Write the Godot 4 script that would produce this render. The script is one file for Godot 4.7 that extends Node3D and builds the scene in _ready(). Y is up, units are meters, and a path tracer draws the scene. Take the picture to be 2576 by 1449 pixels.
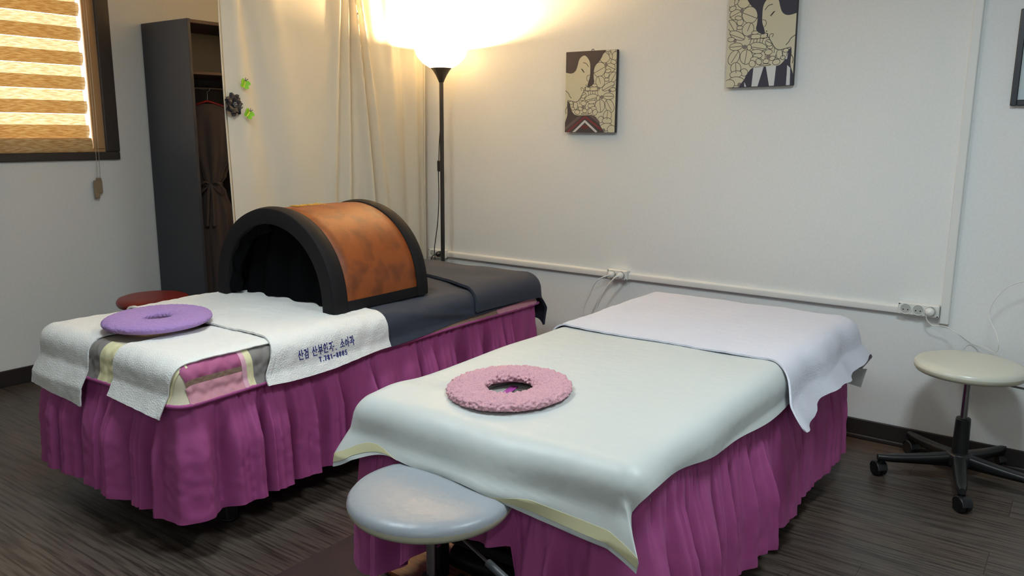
extends Node3D
# A massage room: two skirted treatment beds, a sauna dome, stools, a curtained wardrobe corner and an uplighter.
# World: y up, metres. Back wall at z = -3.6, window wall at x = -4.4, camera above the origin.

const CAM := Vector3(0, 1.3, 0)
const FOCAL := 2037.0
const WALL_Z := -3.6
const WALL_X := -4.4
const RIGHT_X := 1.7
const FRONT_Z := 1.6
const CEIL := 2.36

var cam_basis: Basis
var taken := {}
var M := {}
var T := {}
var rng := RandomNumberGenerator.new()
var fn := FastNoiseLite.new()

# ------------------------------------------------------------------ photo pixels to rays (2576 x 1449)
func ray(px: float, py: float) -> Vector3:
	return cam_basis * Vector3((px - 1288.0) / FOCAL, -(py - 724.5) / FOCAL, -1.0)

func at_y(px: float, py: float, y: float) -> Vector3:
	var d := ray(px, py)
	return CAM + d * ((y - CAM.y) / d.y)

func at_z(px: float, py: float, z: float) -> Vector3:
	var d := ray(px, py)
	return CAM + d * ((z - CAM.z) / d.z)

func at_x(px: float, py: float, x: float) -> Vector3:
	var d := ray(px, py)
	return CAM + d * ((x - CAM.x) / d.x)

# ------------------------------------------------------------------ mesh building
class MB:
	var v := PackedVector3Array()
	var n := PackedVector3Array()
	var uv := PackedVector2Array()
	var idx := PackedInt32Array()

	func poly(pts: Array, center: Vector3) -> void:
		var nor: Vector3 = (pts[2] - pts[0]).cross(pts[1] - pts[0])
		var mid := Vector3.ZERO
		for p in pts:
			mid += p
		mid /= pts.size()
		if nor.length_squared() < 1e-18:
			return
		var ps := pts.duplicate()
		if nor.dot(mid - center) < 0.0:
			ps.reverse()
			nor = -nor
		nor = nor.normalized()
		var b := v.size()
		for p in ps:
			v.append(p)
			n.append(nor)
			uv.append(Vector2.ZERO)
		for i in range(1, ps.size() - 1):
			idx.append(b)
			idx.append(b + i)
			idx.append(b + i + 1)

	# rows of points; smooth normals; wu / wv close the grid
	func grid(rows: Array, wu := false, wv := false, skip = null, flip := false, us := 1.0, vs := 1.0) -> void:
		var nr := rows.size()
		var nc: int = rows[0].size()
		var b := v.size()
		for i in nr:
			for j in nc:
				var i0 := i - 1
				var i1 := i + 1
				var j0 := j - 1
				var j1 := j + 1
				if wv:
					i0 = (i0 + nr) % nr
					i1 = i1 % nr
				else:
					i0 = maxi(i0, 0)
					i1 = mini(i1, nr - 1)
				if wu:
					j0 = (j0 + nc) % nc
					j1 = j1 % nc
				else:
					j0 = maxi(j0, 0)
					j1 = mini(j1, nc - 1)
				var du: Vector3 = rows[i][j1] - rows[i][j0]
				var dv: Vector3 = rows[i1][j] - rows[i0][j]
				var nor := dv.cross(du)
				if flip:
					nor = -nor
				v.append(rows[i][j])
				n.append(nor.normalized() if nor.length_squared() > 1e-20 else Vector3.UP)
				uv.append(Vector2(us * j / maxf(1.0, nc - 1), vs * i / maxf(1.0, nr - 1)))
		for i in (nr if wv else nr - 1):
			for j in (nc if wu else nc - 1):
				if skip != null and skip.call(i, j):
					continue
				var a := b + i * nc + j
				var c := b + i * nc + (j + 1) % nc
				var d := b + ((i + 1) % nr) * nc + j
				var e := b + ((i + 1) % nr) * nc + (j + 1) % nc
				if flip:
					idx.append_array(PackedInt32Array([a, d, c, c, d, e]))
				else:
					idx.append_array(PackedInt32Array([a, c, d, c, e, d]))

	func box(c: Vector3, s: Vector3, bev := 0.0, bs := Basis.IDENTITY) -> void:
		var h := s * 0.5
		bev = minf(bev, minf(h.x, minf(h.y, h.z)) * 0.98)
		var tf := Transform3D(bs, c)
		if bev <= 0.0:
			for ax in 3:
				for sg in [-1.0, 1.0]:
					var q := []
					for k in [[-1, -1], [1, -1], [1, 1], [-1, 1]]:
						var p := Vector3.ZERO
						p[ax] = sg * h[ax]
						p[(ax + 1) % 3] = k[0] * h[(ax + 1) % 3]
						p[(ax + 2) % 3] = k[1] * h[(ax + 2) % 3]
						q.append(tf * p)
					poly(q, c)
			return
		for ax in 3:
			var a1 := (ax + 1) % 3
			var a2 := (ax + 2) % 3
			for sg in [-1.0, 1.0]:
				var q := []
				for k in [[-1, -1], [1, -1], [1, 1], [-1, 1]]:
					var p := Vector3.ZERO
					p[ax] = sg * h[ax]
					p[a1] = k[0] * (h[a1] - bev)
					p[a2] = k[1] * (h[a2] - bev)
					q.append(tf * p)
				poly(q, c)
			for s1 in [-1.0, 1.0]:
				for s2 in [-1.0, 1.0]:
					var q := []
					for k in [[-1, 0], [1, 0], [1, 1], [-1, 1]]:
						var p := Vector3.ZERO
						p[ax] = k[0] * (h[ax] - bev)
						p[a1] = s1 * (h[a1] - (bev if k[1] == 1 else 0.0))
						p[a2] = s2 * (h[a2] - (0.0 if k[1] == 1 else bev))
						q.append(tf * p)
					poly(q, c)
		for sx in [-1.0, 1.0]:
			for sy in [-1.0, 1.0]:
				for sz in [-1.0, 1.0]:
					var g := Vector3(sx, sy, sz)
					var q := []
					for ax in 3:
						var p := (h - Vector3.ONE * bev) * g
						p[ax] = h[ax] * g[ax]
						q.append(tf * p)
					poly(q, c)

	# profile of (radius, height), turned round the y axis at c
	func lathe(prof: Array, segs: int, c: Vector3, bs := Basis.IDENTITY) -> void:
		var rows := []
		for p in prof:
			var r := []
			for k in segs:
				var a := TAU * k / segs
				r.append(c + bs * Vector3(p.x * cos(a), p.y, p.x * sin(a)))
			rows.append(r)
		grid(rows, true, false, null, true)

	func tube(path: Array, r: float, segs := 8, r2 := -1.0) -> void:
		var rows := []
		var up := Vector3(0.13, 0.97, 0.21).normalized()
		var m := path.size()
		for i in m:
			var t: Vector3 = (path[mini(i + 1, m - 1)] - path[maxi(i - 1, 0)]).normalized()
			var s := t.cross(up)
			if s.length() < 0.05:
				s = t.cross(Vector3(1, 0, 0))
			s = s.normalized()
			up = s.cross(t).normalized()
			var rr := r if r2 < 0.0 else lerpf(r, r2, i / float(m - 1))
			var row := []
			for k in segs:
				var a := TAU * k / segs
				row.append(path[i] + (s * cos(a) + up * sin(a)) * rr)
			rows.append(row)
		grid(rows, true)
		for e in [0, m - 1]:
			var pts: Array = rows[e].duplicate()
			poly(pts, path[1 if e == 0 else m - 2])

	func mesh() -> ArrayMesh:
		var arr := []
		arr.resize(Mesh.ARRAY_MAX)
		arr[Mesh.ARRAY_VERTEX] = v
		arr[Mesh.ARRAY_NORMAL] = n
		arr[Mesh.ARRAY_TEX_UV] = uv
		arr[Mesh.ARRAY_INDEX] = idx
		var m := ArrayMesh.new()
		m.add_surface_from_arrays(Mesh.PRIMITIVE_TRIANGLES, arr)
		return m

func smooth_path(pts: Array, steps := 6) -> Array:
	var out := []
	for i in pts.size() - 1:
		var a: Vector3 = pts[maxi(i - 1, 0)]
		var b: Vector3 = pts[i]
		var c: Vector3 = pts[i + 1]
		var d: Vector3 = pts[mini(i + 2, pts.size() - 1)]
		for k in steps:
			out.append(b.cubic_interpolate(c, a, d, k / float(steps)))
	out.append(pts[-1])
	return out

# ------------------------------------------------------------------ nodes
func numbered(called: String) -> String:
	if not taken.has(called):
		taken[called] = 0
		return called
	taken[called] += 1
	return "%s_%03d" % [called, taken[called]]

func obj(called: String, mb: MB, m: Material, parent: Node3D = null) -> MeshInstance3D:
	return put_mesh(called, mb.mesh(), m, parent)

func put_mesh(called: String, mesh: Mesh, m: Material, parent: Node3D = null) -> MeshInstance3D:
	var o := MeshInstance3D.new()
	o.mesh = mesh
	o.material_override = m
	if parent:
		o.name = called
		parent.add_child(o, true)
	else:
		o.name = numbered(called)
		add_child(o)
	return o

func tag(o: Node3D, label: String, category: String, group := "") -> Node3D:
	o.set_meta("label", label)
	o.set_meta("category", category)
	if group:
		o.set_meta("group", group)
	return o

func thing(called: String, label: String, category: String, group := "") -> Node3D:
	var o := Node3D.new()
	o.name = numbered(called)
	add_child(o)
	tag(o, label, category, group)
	return o

func struct(called: String, mb: MB, m: Material) -> MeshInstance3D:
	var o := put_mesh(called, mb.mesh(), m)
	o.set_meta("kind", "structure")
	return o

# ------------------------------------------------------------------ materials
func noise_tex(freq: float, oct := 3, ramp: Gradient = null, kind := FastNoiseLite.TYPE_SIMPLEX, sd := 1, size := 512) -> NoiseTexture2D:
	var f := FastNoiseLite.new()
	f.noise_type = kind
	f.frequency = freq
	f.fractal_octaves = oct
	f.seed = sd
	var t := NoiseTexture2D.new()
	t.width = size
	t.height = size
	t.seamless = true
	t.noise = f
	if ramp:
		t.color_ramp = ramp
	return t

func ramp(stops: Array) -> Gradient:
	var g := Gradient.new()
	var o := PackedFloat32Array()
	var c := PackedColorArray()
	for s in stops:
		o.append(s[0])
		c.append(s[1])
	g.offsets = o
	g.colors = c
	return g

func mat(c: Color, rough := 0.8, o := {}) -> StandardMaterial3D:
	var m := StandardMaterial3D.new()
	m.albedo_color = c
	m.roughness = rough
	m.metallic = o.get("metal", 0.0)
	m.metallic_specular = o.get("spec", 0.5)
	if o.has("tex"):
		m.albedo_texture = o.tex
	if o.has("bump"):
		m.heightmap_enabled = true
		m.heightmap_texture = o.bump
		m.heightmap_scale = o.get("relief", 0.1)
	if o.has("tri"):
		m.uv1_triplanar = true
		m.uv1_world_triplanar = o.get("world", false)
		m.uv1_scale = o.tri
		m.uv1_offset = o.get("shift", Vector3.ZERO)
		m.uv1_triplanar_sharpness = 4.0
	if o.has("back"):
		m.backlight_enabled = true
		m.backlight = o.back
	if o.has("rim"):
		m.rim_enabled = true
		m.rim = o.rim
		m.rim_tint = 0.6
	if o.has("emit"):
		m.emission_enabled = true
		m.emission = o.emit
		m.emission_energy_multiplier = o.get("glow", 1.0)
	if o.has("coat"):
		m.clearcoat_enabled = true
		m.clearcoat = o.coat
		m.clearcoat_roughness = 0.15
	return m

func make_materials() -> void:
	T.fine = noise_tex(0.11, 3, null, FastNoiseLite.TYPE_SIMPLEX, 3)
	T.terry = noise_tex(0.09, 4, null, FastNoiseLite.TYPE_CELLULAR, 5)
	T.soft = noise_tex(0.012, 3, null, FastNoiseLite.TYPE_SIMPLEX, 7)
	T.weave = noise_tex(0.2, 2, null, FastNoiseLite.TYPE_SIMPLEX, 9)
	T.grain = noise_tex(0.02, 5, ramp([[0.0, Color(0.50, 0.47, 0.45)], [0.35, Color(0.78, 0.74, 0.71)], [0.55, Color(0.92, 0.88, 0.84)], [0.75, Color(1, 0.97, 0.94)], [1.0, Color(0.7, 0.66, 0.63)]]), FastNoiseLite.TYPE_SIMPLEX, 11)
	T.blind = noise_tex(0.02, 5, ramp([[0.0, Color(0.68, 0.51, 0.32)], [0.4, Color(0.84, 0.69, 0.47)], [0.6, Color(0.90, 0.79, 0.58)], [1.0, Color(0.97, 0.91, 0.75)]]), FastNoiseLite.TYPE_SIMPLEX, 13)
	T.leather = noise_tex(0.010, 4, ramp([[0.0, Color(0.74, 0.66, 0.58)], [0.4, Color(0.90, 0.83, 0.74)], [0.6, Color(1, 0.93, 0.82)], [1.0, Color(1, 0.97, 0.9)]]), FastNoiseLite.TYPE_SIMPLEX, 21)
	T.plaster = noise_tex(0.05, 4, ramp([[0.0, Color(0.978, 0.978, 0.978)], [1.0, Color(1, 1, 1)]]), FastNoiseLite.TYPE_SIMPLEX, 31)

	M.wall = mat(Color(0.89, 0.895, 0.89), 0.85, {"tex": T.plaster, "tri": Vector3(2.2, 2.2, 2.2), "world": true})
	M.ceiling = mat(Color(0.88, 0.88, 0.87), 0.9)
	M.base = mat(Color(0.16, 0.13, 0.13), 0.45)
	M.floor_gap = mat(Color(0.13, 0.11, 0.10), 0.8)
	M.duct = mat(Color(0.86, 0.86, 0.85), 0.45)
	M.white_plastic = mat(Color(0.87, 0.87, 0.85), 0.35)
	M.hole = mat(Color(0.05, 0.05, 0.05), 0.6)
	M.recess = mat(Color(0.70, 0.70, 0.68), 0.5)
	M.black = mat(Color(0.075, 0.075, 0.08), 0.4)
	M.black_matte = mat(Color(0.05, 0.05, 0.055), 0.95, {"spec": 0.12})
	M.chrome = mat(Color(0.62, 0.62, 0.63), 0.22, {"metal": 1.0})
	M.skirt = mat(Color(0.64, 0.285, 0.515), 0.75, {"bump": T.weave, "relief": 0.03, "tri": Vector3(6, 6, 6), "rim": 0.2})
	M.cover = mat(Color(0.75, 0.765, 0.755), 0.42, {"bump": T.soft, "relief": 0.10, "tri": Vector3(2, 2, 2), "spec": 0.4})
	M.hem = mat(Color(0.755, 0.735, 0.585), 0.6)
	M.towel = mat(Color(0.885, 0.88, 0.865), 0.95, {"bump": T.terry, "relief": 0.2, "tri": Vector3(4.5, 4.5, 4.5), "rim": 0.3})
	M.flannel = mat(Color(0.80, 0.80, 0.84), 0.95, {"bump": T.terry, "relief": 0.14, "tri": Vector3(4, 4, 4), "rim": 0.3})
	M.lavender = mat(Color(0.63, 0.50, 0.72), 0.95, {"bump": T.terry, "relief": 0.2, "tri": Vector3(5, 5, 5), "rim": 0.4})
	M.pink = mat(Color(0.80, 0.605, 0.645), 0.95, {"bump": T.terry, "relief": 0.45, "tri": Vector3(3.5, 3.5, 3.5), "rim": 0.4})
	M.blanket = mat(Color(0.19, 0.21, 0.26), 0.95, {"bump": T.fine, "relief": 0.08, "tri": Vector3(5, 5, 5), "rim": 0.25})
	M.seat = mat(Color(0.575, 0.59, 0.61), 0.34, {"spec": 0.4, "bump": T.soft, "relief": 0.06, "tri": Vector3(4, 4, 4)})
	M.seat_side = mat(Color(0.80, 0.79, 0.70), 0.35)
	M.seat_cream = mat(Color(0.79, 0.785, 0.73), 0.28)
	M.red_seat = mat(Color(0.50, 0.13, 0.10), 0.35)
	M.wardrobe = mat(Color(0.21, 0.22, 0.25), 0.55)
	M.wardrobe_edge = mat(Color(0.26, 0.20, 0.18), 0.6)
	M.curtain = mat(Color(0.86, 0.845, 0.79), 0.9, {"bump": T.weave, "relief": 0.05, "tri": Vector3(5, 5, 5), "back": Color(0.72, 0.68, 0.60)})
	M.leather = mat(Color(0.53, 0.28, 0.06), 0.5, {"tex": T.leather, "bump": T.fine, "relief": 0.04, "tri": Vector3(1.5, 1.5, 1.5)})
	M.trim = mat(Color(0.10, 0.092, 0.098), 0.72, {"spec": 0.3, "bump": T.fine, "relief": 0.03, "tri": Vector3(4, 4, 4)})
	M.mattress = mat(Color(0.78, 0.78, 0.75), 0.5)
	M.metal_dark = mat(Color(0.12, 0.12, 0.13), 0.5)
	M.lamp_black = mat(Color(0.10, 0.09, 0.085), 0.55)
	M.frame_dark = mat(Color(0.20, 0.18, 0.17), 0.55)
	M.frame_wood = mat(Color(0.70, 0.545, 0.37), 0.5)
	M.blind = mat(Color(1, 1, 1), 0.8, {"tex": T.blind, "tri": Vector3(5, 20, 1.3), "world": true, "back": Color(0.95, 0.95, 0.95)})
	M.rail = mat(Color(0.95, 0.92, 0.88), 0.6, {"tex": T.blind, "tri": Vector3(5, 16, 1.3), "world": true})
	M.cord = mat(Color(0.70, 0.66, 0.58), 0.6)
	M.robe = mat(Color(0.29, 0.25, 0.235), 0.95, {"bump": T.weave, "relief": 0.05, "tri": Vector3(5, 5, 5)})
	M.jacket = mat(Color(0.12, 0.11, 0.115), 0.95)
	M.ink = mat(Color(0.16, 0.18, 0.45), 0.9)

# ------------------------------------------------------------------ cloth over a bed
# bed: cx, cz, hw, hl, top, rad.  (lx, lz) is a place on the flat cloth; it goes round the rounded edge and hangs.
func drape(b: Dictionary, lx: float, lz: float, off := 0.0, wedge := 0.0) -> Vector3:
	var r: float = b.rad
	var fx: float = b.hw - r
	var fz: float = b.hl - r
	var ex := maxf(absf(lx) - fx, 0.0)
	var ez := maxf(absf(lz) - fz, 0.0)
	var l := sqrt(ex * ex + ez * ez)
	var lr := l
	var bx := clampf(lx, -fx, fx)
	var bz := clampf(lz, -fz, fz)
	if l < 1e-6:
		return Vector3(b.cx + bx, b.top + off, b.cz + bz)
	var ux := ex / lr * signf(lx)
	var uz := ez / lr * signf(lz)
	if lx < 0.0:
		l = pow(pow(ex, 4.0) + pow(ez, 4.0), 0.25)
	var q := r * PI * 0.5
	var out: float
	var y: float
	var flap := Vector3.ZERO
	if l < q:
		var a := l / r
		out = (r + off) * sin(a)
		y = b.top - r + (r + off) * cos(a)
	else:
		var d := l - q
		var phi := atan2(ez, ex)
		var w: float = maxf(0.0, 1.0 - absf(phi - 1.17) / 0.30) if lz > 0.0 else maxf(0.0, 1.0 - absf(phi - 0.92) / 0.85) * b.get("far", 0.0)
		w *= wedge * d if lx > 0.0 else 0.03 * d
		out = r + off + d * 0.06
		y = maxf(b.top - r - d, b.get("low", 0.0))
		out += minf(0.5 * maxf(0.515 - y, 0.0), 0.030)
		flap = Vector3(0.85 * w, 0, (0.5 if lz > 0.0 else -0.2) * w) * Vector3(signf(lx), 1, 1)
	return Vector3(b.cx + bx + ux * out, y, b.cz + bz + uz * out) + flap

# a cloth shell: flat_at(u, v) -> Vector2(lx, lz); bumps(lx, lz) -> lift along the normal
func cloth(b: Dictionary, nu: int, nv: int, flat_at: Callable, off: float, thick: float, bumps = null, wedge := 0.0, skip = null) -> MB:
	var top := []
	var low := []
	for i in nv + 1:
		var rt := []
		var rl := []
		for j in nu + 1:
			var p: Vector2 = flat_at.call(j / float(nu), i / float(nv))
			var w: float = bumps.call(p.x, p.y) if bumps != null else 0.0
			rt.append(drape(b, p.x, p.y, off + thick + w, wedge))
			rl.append(drape(b, p.x, p.y, off + w, wedge))
		top.append(rt)
		low.append(rl)
	var mb := MB.new()
	mb.grid(top, false, false, skip)
	mb.grid(low, false, false, skip, true)
	# the edge all round, a little bulged
	var et := []
	var el := []
	for j in nu + 1:
		et.append(top[0][j]); el.append(low[0][j])
	for i in range(1, nv + 1):
		et.append(top[i][nu]); el.append(low[i][nu])
	for j in range(nu - 1, -1, -1):
		et.append(top[nv][j]); el.append(low[nv][j])
	for i in range(nv - 1, 0, -1):
		et.append(top[i][0]); el.append(low[i][0])
	mb.grid([et, el], true)
	return mb

func n2(x: float, y: float, f: float) -> float:
	return fn.get_noise_2d(x * f, y * f)

# gathered skirt hung round three or four sides of a bed. path: closed rounded rectangle
func rect_path(b: Dictionary, grow: float, step: float) -> Array:
	var hw: float = b.hw + grow
	var hl: float = b.hl + grow
	var r := 0.05
	var pts := []
	var corners := [[1, 1, 0.0], [-1, 1, 0.5], [-1, -1, 1.0], [1, -1, 1.5]]
	var raw := []
	for c in corners:
		for k in 7:
			var a: float = PI * c[2] + PI * 0.5 * k / 6.0
			raw.append(Vector2(c[0] * (hw - r) + r * cos(a), c[1] * (hl - r) + r * sin(a)))
	raw.append(raw[0])
	# even steps
	var carry := 0.0
	for i in raw.size() - 1:
		var a: Vector2 = raw[i]
		var e: Vector2 = raw[i + 1]
		var len := a.distance_to(e)
		var t := carry
		while t < len:
			pts.append(a.lerp(e, t / len))
			t += step
		carry = t - len
	return pts

func skirt(b: Dictionary, y_top: float, hem: Callable, sd: float, amp: float, grow := 0.004, t_lo := 0.0) -> MB:
	var step := 0.006
	var path := rect_path(b, grow, step)
	var m := path.size()
	var rows := []
	var nv := 30
	for i in nv + 1:
		rows.append([])
	for k in m:
		var p: Vector2 = path[k]
		var d: Vector2 = (path[(k + 1) % m] - path[(k - 1 + m) % m]).normalized()
		var nor := Vector2(d.y, -d.x)
		var s := k * step
		var c := TAU * k / float(m)
		var rr := m * step / TAU
		var wx := rr * cos(c)
		var wz := rr * sin(c)
		var warp := 0.10 * fn.get_noise_3d(wx * 260.0, wz * 260.0, sd) + 0.035 * fn.get_noise_3d(wx * 900.0, wz * 900.0, sd + 40.0)
		var period := roundf(m * step / 0.155)
		var ph := TAU * period * (s + warp) / (m * step)
		var lift := 0.55 + 0.9 * absf(fn.get_noise_3d(wx * 700.0, wz * 700.0, sd + 80.0))
		var sv := sin(ph + 0.5 * sin(ph))
		var fold := lift * (1.0 - 2.0 * pow((1.0 - sv) * 0.5, 2.4) + 0.30 * sin(2.0 * ph + 0.9) + 0.28 * sin(3.0 * ph + 2.0 + warp * 20.0))
		var big := fn.get_noise_3d(wx * 330.0 + 50.0, wz * 330.0, sd + 9.0)
		var gather := 0.5 - 2.0 * pow((1.0 - sin(ph * 3.0 + warp * 50.0)) * 0.5, 5.0) + 0.35 * sin(ph * 7.0)
		var bottom: float = hem.call(p.x, p.y) + 0.012 * big + 0.006 * fold
		for i in nv + 1:
			var t := i / float(nv)
			var e := smoothstep(t_lo, t_lo + 0.5, t)
			var o := 0.0065 * gather * (1.0 - smoothstep(t_lo + 0.03, t_lo + 0.30, t)) * smoothstep(0.0, t_lo + 0.03, t) + amp * (0.10 + 0.90 * e) * (0.85 * fold + 0.8 * big + 0.45) * smoothstep(t_lo, t_lo + 0.16, t) + 0.012 * t + 0.0016 * smoothstep(0.92, 0.94, t)
			o += 0.0022 * n2(s * 1.0, t * 0.4 + sd, 2600.0) * e
			var y := lerpf(y_top, bottom, t)
			var q: Vector2 = p + nor * o
			rows[i].append(Vector3(b.cx + q.x, y, b.cz + q.y))
	var mb := MB.new()
	mb.grid(rows, true, false, null, true)
	# turned-up hem: inside layer
	var inner := []
	for i in [nv - 2, nv]:
		var r := []
		for k in m:
			var p: Vector2 = path[k]
			var w: Vector3 = rows[i][k]
			var cc := Vector3(b.cx + p.x, w.y, b.cz + p.y)
			r.append(w + (cc - w).normalized() * 0.003)
		inner.append(r)
	inner.append(rows[nv])
	mb.grid(inner, true)
	return mb

# ------------------------------------------------------------------ setting
func build_room() -> void:
	# floor: planks laid along x over a dark bed
	var fl := MB.new()
	fl.box(Vector3((WALL_X + RIGHT_X) * 0.5, -0.06, (WALL_Z + FRONT_Z) * 0.5), Vector3(RIGHT_X - WALL_X + 0.4, 0.1, FRONT_Z - WALL_Z + 0.4))
	var floor_o := struct("floor", fl, M.floor_gap)
	var pw := 0.16
	var pl := 1.25
	var plank_mats := []
	for k in 7:
		var tone: float = [0.0, 0.010, -0.008, 0.006, -0.012, 0.014, 0.0][k]
		var warm: float = [0.0, 0.004, 0.002, -0.003, 0.0, 0.006, 0.008][k]
		plank_mats.append(mat(Color(0.355 + tone + warm, 0.325 + tone, 0.305 + tone - warm), 0.36, {"tex": T.grain, "tri": Vector3(0.24, 1.0, 5.2), "world": true, "shift": Vector3(0.37 * k, 0, 0.23 * k), "spec": 0.45}))
	rng.seed = 5
	var meshes := {}
	var z := WALL_Z
	var row := 0
	while z < FRONT_Z - 0.001:
		var x := WALL_X - rng.randf() * pl
		while x < RIGHT_X:
			var xa := maxf(x, WALL_X)
			var xb := minf(x + pl, RIGHT_X)
			if xb - xa > 0.02:
				var key := "%.3f" % (xb - xa)
				if not meshes.has(key):
					var mb := MB.new()
					mb.box(Vector3.ZERO, Vector3(xb - xa - 0.0008, 0.012, pw - 0.0008))
					meshes[key] = mb.mesh()
				var o := put_mesh("plank", meshes[key], plank_mats[rng.randi() % 7], floor_o)
				o.position = Vector3((xa + xb) * 0.5, -0.006, z + pw * 0.5)
			x += pl
		z += pw
		row += 1
	# walls with thickness, ceiling
	var w := MB.new()
	w.box(Vector3((WALL_X + RIGHT_X) * 0.5, CEIL * 0.5, WALL_Z - 0.06), Vector3(RIGHT_X - WALL_X + 0.5, CEIL + 0.24, 0.12))
	struct("wall_back", w, M.wall)
	w = MB.new()
	w.box(Vector3((WALL_X + RIGHT_X) * 0.5, CEIL * 0.5, FRONT_Z + 0.06), Vector3(RIGHT_X - WALL_X + 0.5, CEIL + 0.24, 0.12))
	struct("wall_front", w, M.wall)
	w = MB.new()
	w.box(Vector3(RIGHT_X + 0.06, CEIL * 0.5, (WALL_Z + FRONT_Z) * 0.5), Vector3(0.12, CEIL + 0.24, FRONT_Z - WALL_Z + 0.1))
	struct("wall_right", w, M.wall)
	w = MB.new()
	w.box(Vector3((WALL_X + RIGHT_X) * 0.5, CEIL + 0.06, (WALL_Z + FRONT_Z) * 0.5), Vector3(RIGHT_X - WALL_X + 0.1, 0.12, FRONT_Z - WALL_Z + 0.1))
	struct("ceiling", w, M.ceiling)
	# window wall with its opening (z -2.33 .. -0.75, y 1.165 .. 2.12)
	var zb := -2.395
	var zf := -0.75
	var yb := 1.163
	var yt := 2.14
	w = MB.new()
	var cx := WALL_X - 0.08
	w.box(Vector3(cx, (CEIL + 0.1) * 0.5, (WALL_Z + zb) * 0.5 - 0.03), Vector3(0.16, CEIL + 0.24, zb - WALL_Z + 0.06))
	w.box(Vector3(cx, (CEIL + 0.1) * 0.5, (zf + FRONT_Z) * 0.5 + 0.03), Vector3(0.16, CEIL + 0.24, FRONT_Z - zf + 0.06))
	w.box(Vector3(cx, yb * 0.5 - 0.05, (zb + zf) * 0.5), Vector3(0.16, yb + 0.1, zf - zb))
	w.box(Vector3(cx, (yt + CEIL) * 0.5 + 0.05, (zb + zf) * 0.5), Vector3(0.16, CEIL - yt + 0.1, zf - zb))
	struct("wall_left", w, M.wall)
	# baseboards
	var bb := MB.new()
	bb.box(Vector3((WALL_X + RIGHT_X) * 0.5, 0.042, WALL_Z + 0.006), Vector3(RIGHT_X - WALL_X, 0.084, 0.012), 0.003)
	bb.box(Vector3((WALL_X + RIGHT_X) * 0.5, 0.009, WALL_Z + 0.018), Vector3(RIGHT_X - WALL_X, 0.018, 0.014), 0.004)
	struct("baseboard_back", bb, M.base)
	bb = MB.new()
	bb.box(Vector3(WALL_X + 0.006, 0.042, (WALL_Z + 0.034 + FRONT_Z) * 0.5), Vector3(0.012, 0.084, FRONT_Z - WALL_Z - 0.034), 0.003)
	struct("baseboard_left", bb, M.base)
	bb = MB.new()
	bb.box(Vector3(RIGHT_X - 0.006, 0.042, (WALL_Z + 0.034 + FRONT_Z) * 0.5), Vector3(0.012, 0.084, FRONT_Z - WALL_Z - 0.034), 0.003)
	struct("baseboard_right", bb, M.base)

	# window: dark outer casing, wooden inner frame, glass
	var fr := MB.new()
	var xo := WALL_X + 0.009
	var cw := 0.042
	fr.box(Vector3(xo, yb - cw * 0.5 + 0.008, (zb + zf) * 0.5 + cw * 0.5), Vector3(0.022, cw, zf - zb + cw), 0.004)
	fr.box(Vector3(xo, yt + cw * 0.5 - 0.008, (zb + zf) * 0.5 + cw * 0.5), Vector3(0.022, cw, zf - zb + cw), 0.004)
	fr.box(Vector3(xo, (yb + yt) * 0.5, -2.360), Vector3(0.022, yt - yb - 0.016, 0.074), 0.004)
	fr.box(Vector3(xo, (yb + yt) * 0.5, zf + cw * 0.5 - 0.008), Vector3(0.022, yt - yb - 0.016, cw), 0.004)
	var win := struct("window_1", fr, M.frame_dark)
	win.set_meta("label", "window with dark brown casing behind the wood-look blind")
	var inn := MB.new()
	var xi := WALL_X - 0.06
	inn.box(Vector3(xi, yb + 0.012, (zb + zf) * 0.5), Vector3(0.10, 0.024, zf - zb), 0.003)
	inn.box(Vector3(xi, yt - 0.012, (zb + zf) * 0.5), Vector3(0.10, 0.024, zf - zb), 0.003)
	inn.box(Vector3(WALL_X - 0.012, (yb + yt) * 0.5, -2.295), Vector3(0.018, yt - yb - 0.048, 0.066), 0.003)
	inn.box(Vector3(xi - 0.03, (yb + yt) * 0.5, zb + 0.008), Vector3(0.03, yt - yb - 0.048, 0.016), 0.002)
	inn.box(Vector3(xi, (yb + yt) * 0.5, zf - 0.02), Vector3(0.10, yt - yb - 0.048, 0.04), 0.003)
	inn.box(Vector3(xi - 0.03, (yb + yt) * 0.5, (zb + zf) * 0.5 + 0.1), Vector3(0.03, yt - yb - 0.048, 0.045), 0.003)
	obj("inner_frame", inn, M.frame_wood, win)
	var glass := mat(Color(0.92, 0.95, 0.96, 0.06), 0.03)
	glass.transparency = BaseMaterial3D.TRANSPARENCY_ALPHA
	for side in 2:
		var g := MB.new()
		var za := zb + 0.016 if side == 0 else -1.4165
		var zc := -1.4615 if side == 0 else zf - 0.04
		g.poly([Vector3(xi - 0.03, yb + 0.024, za), Vector3(xi - 0.03, yb + 0.024, zc), Vector3(xi - 0.03, yt - 0.024, zc), Vector3(xi - 0.03, yt - 0.024, za)], Vector3(-10, 1.5, -1.5))
		obj("pane", g, glass, win)

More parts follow.
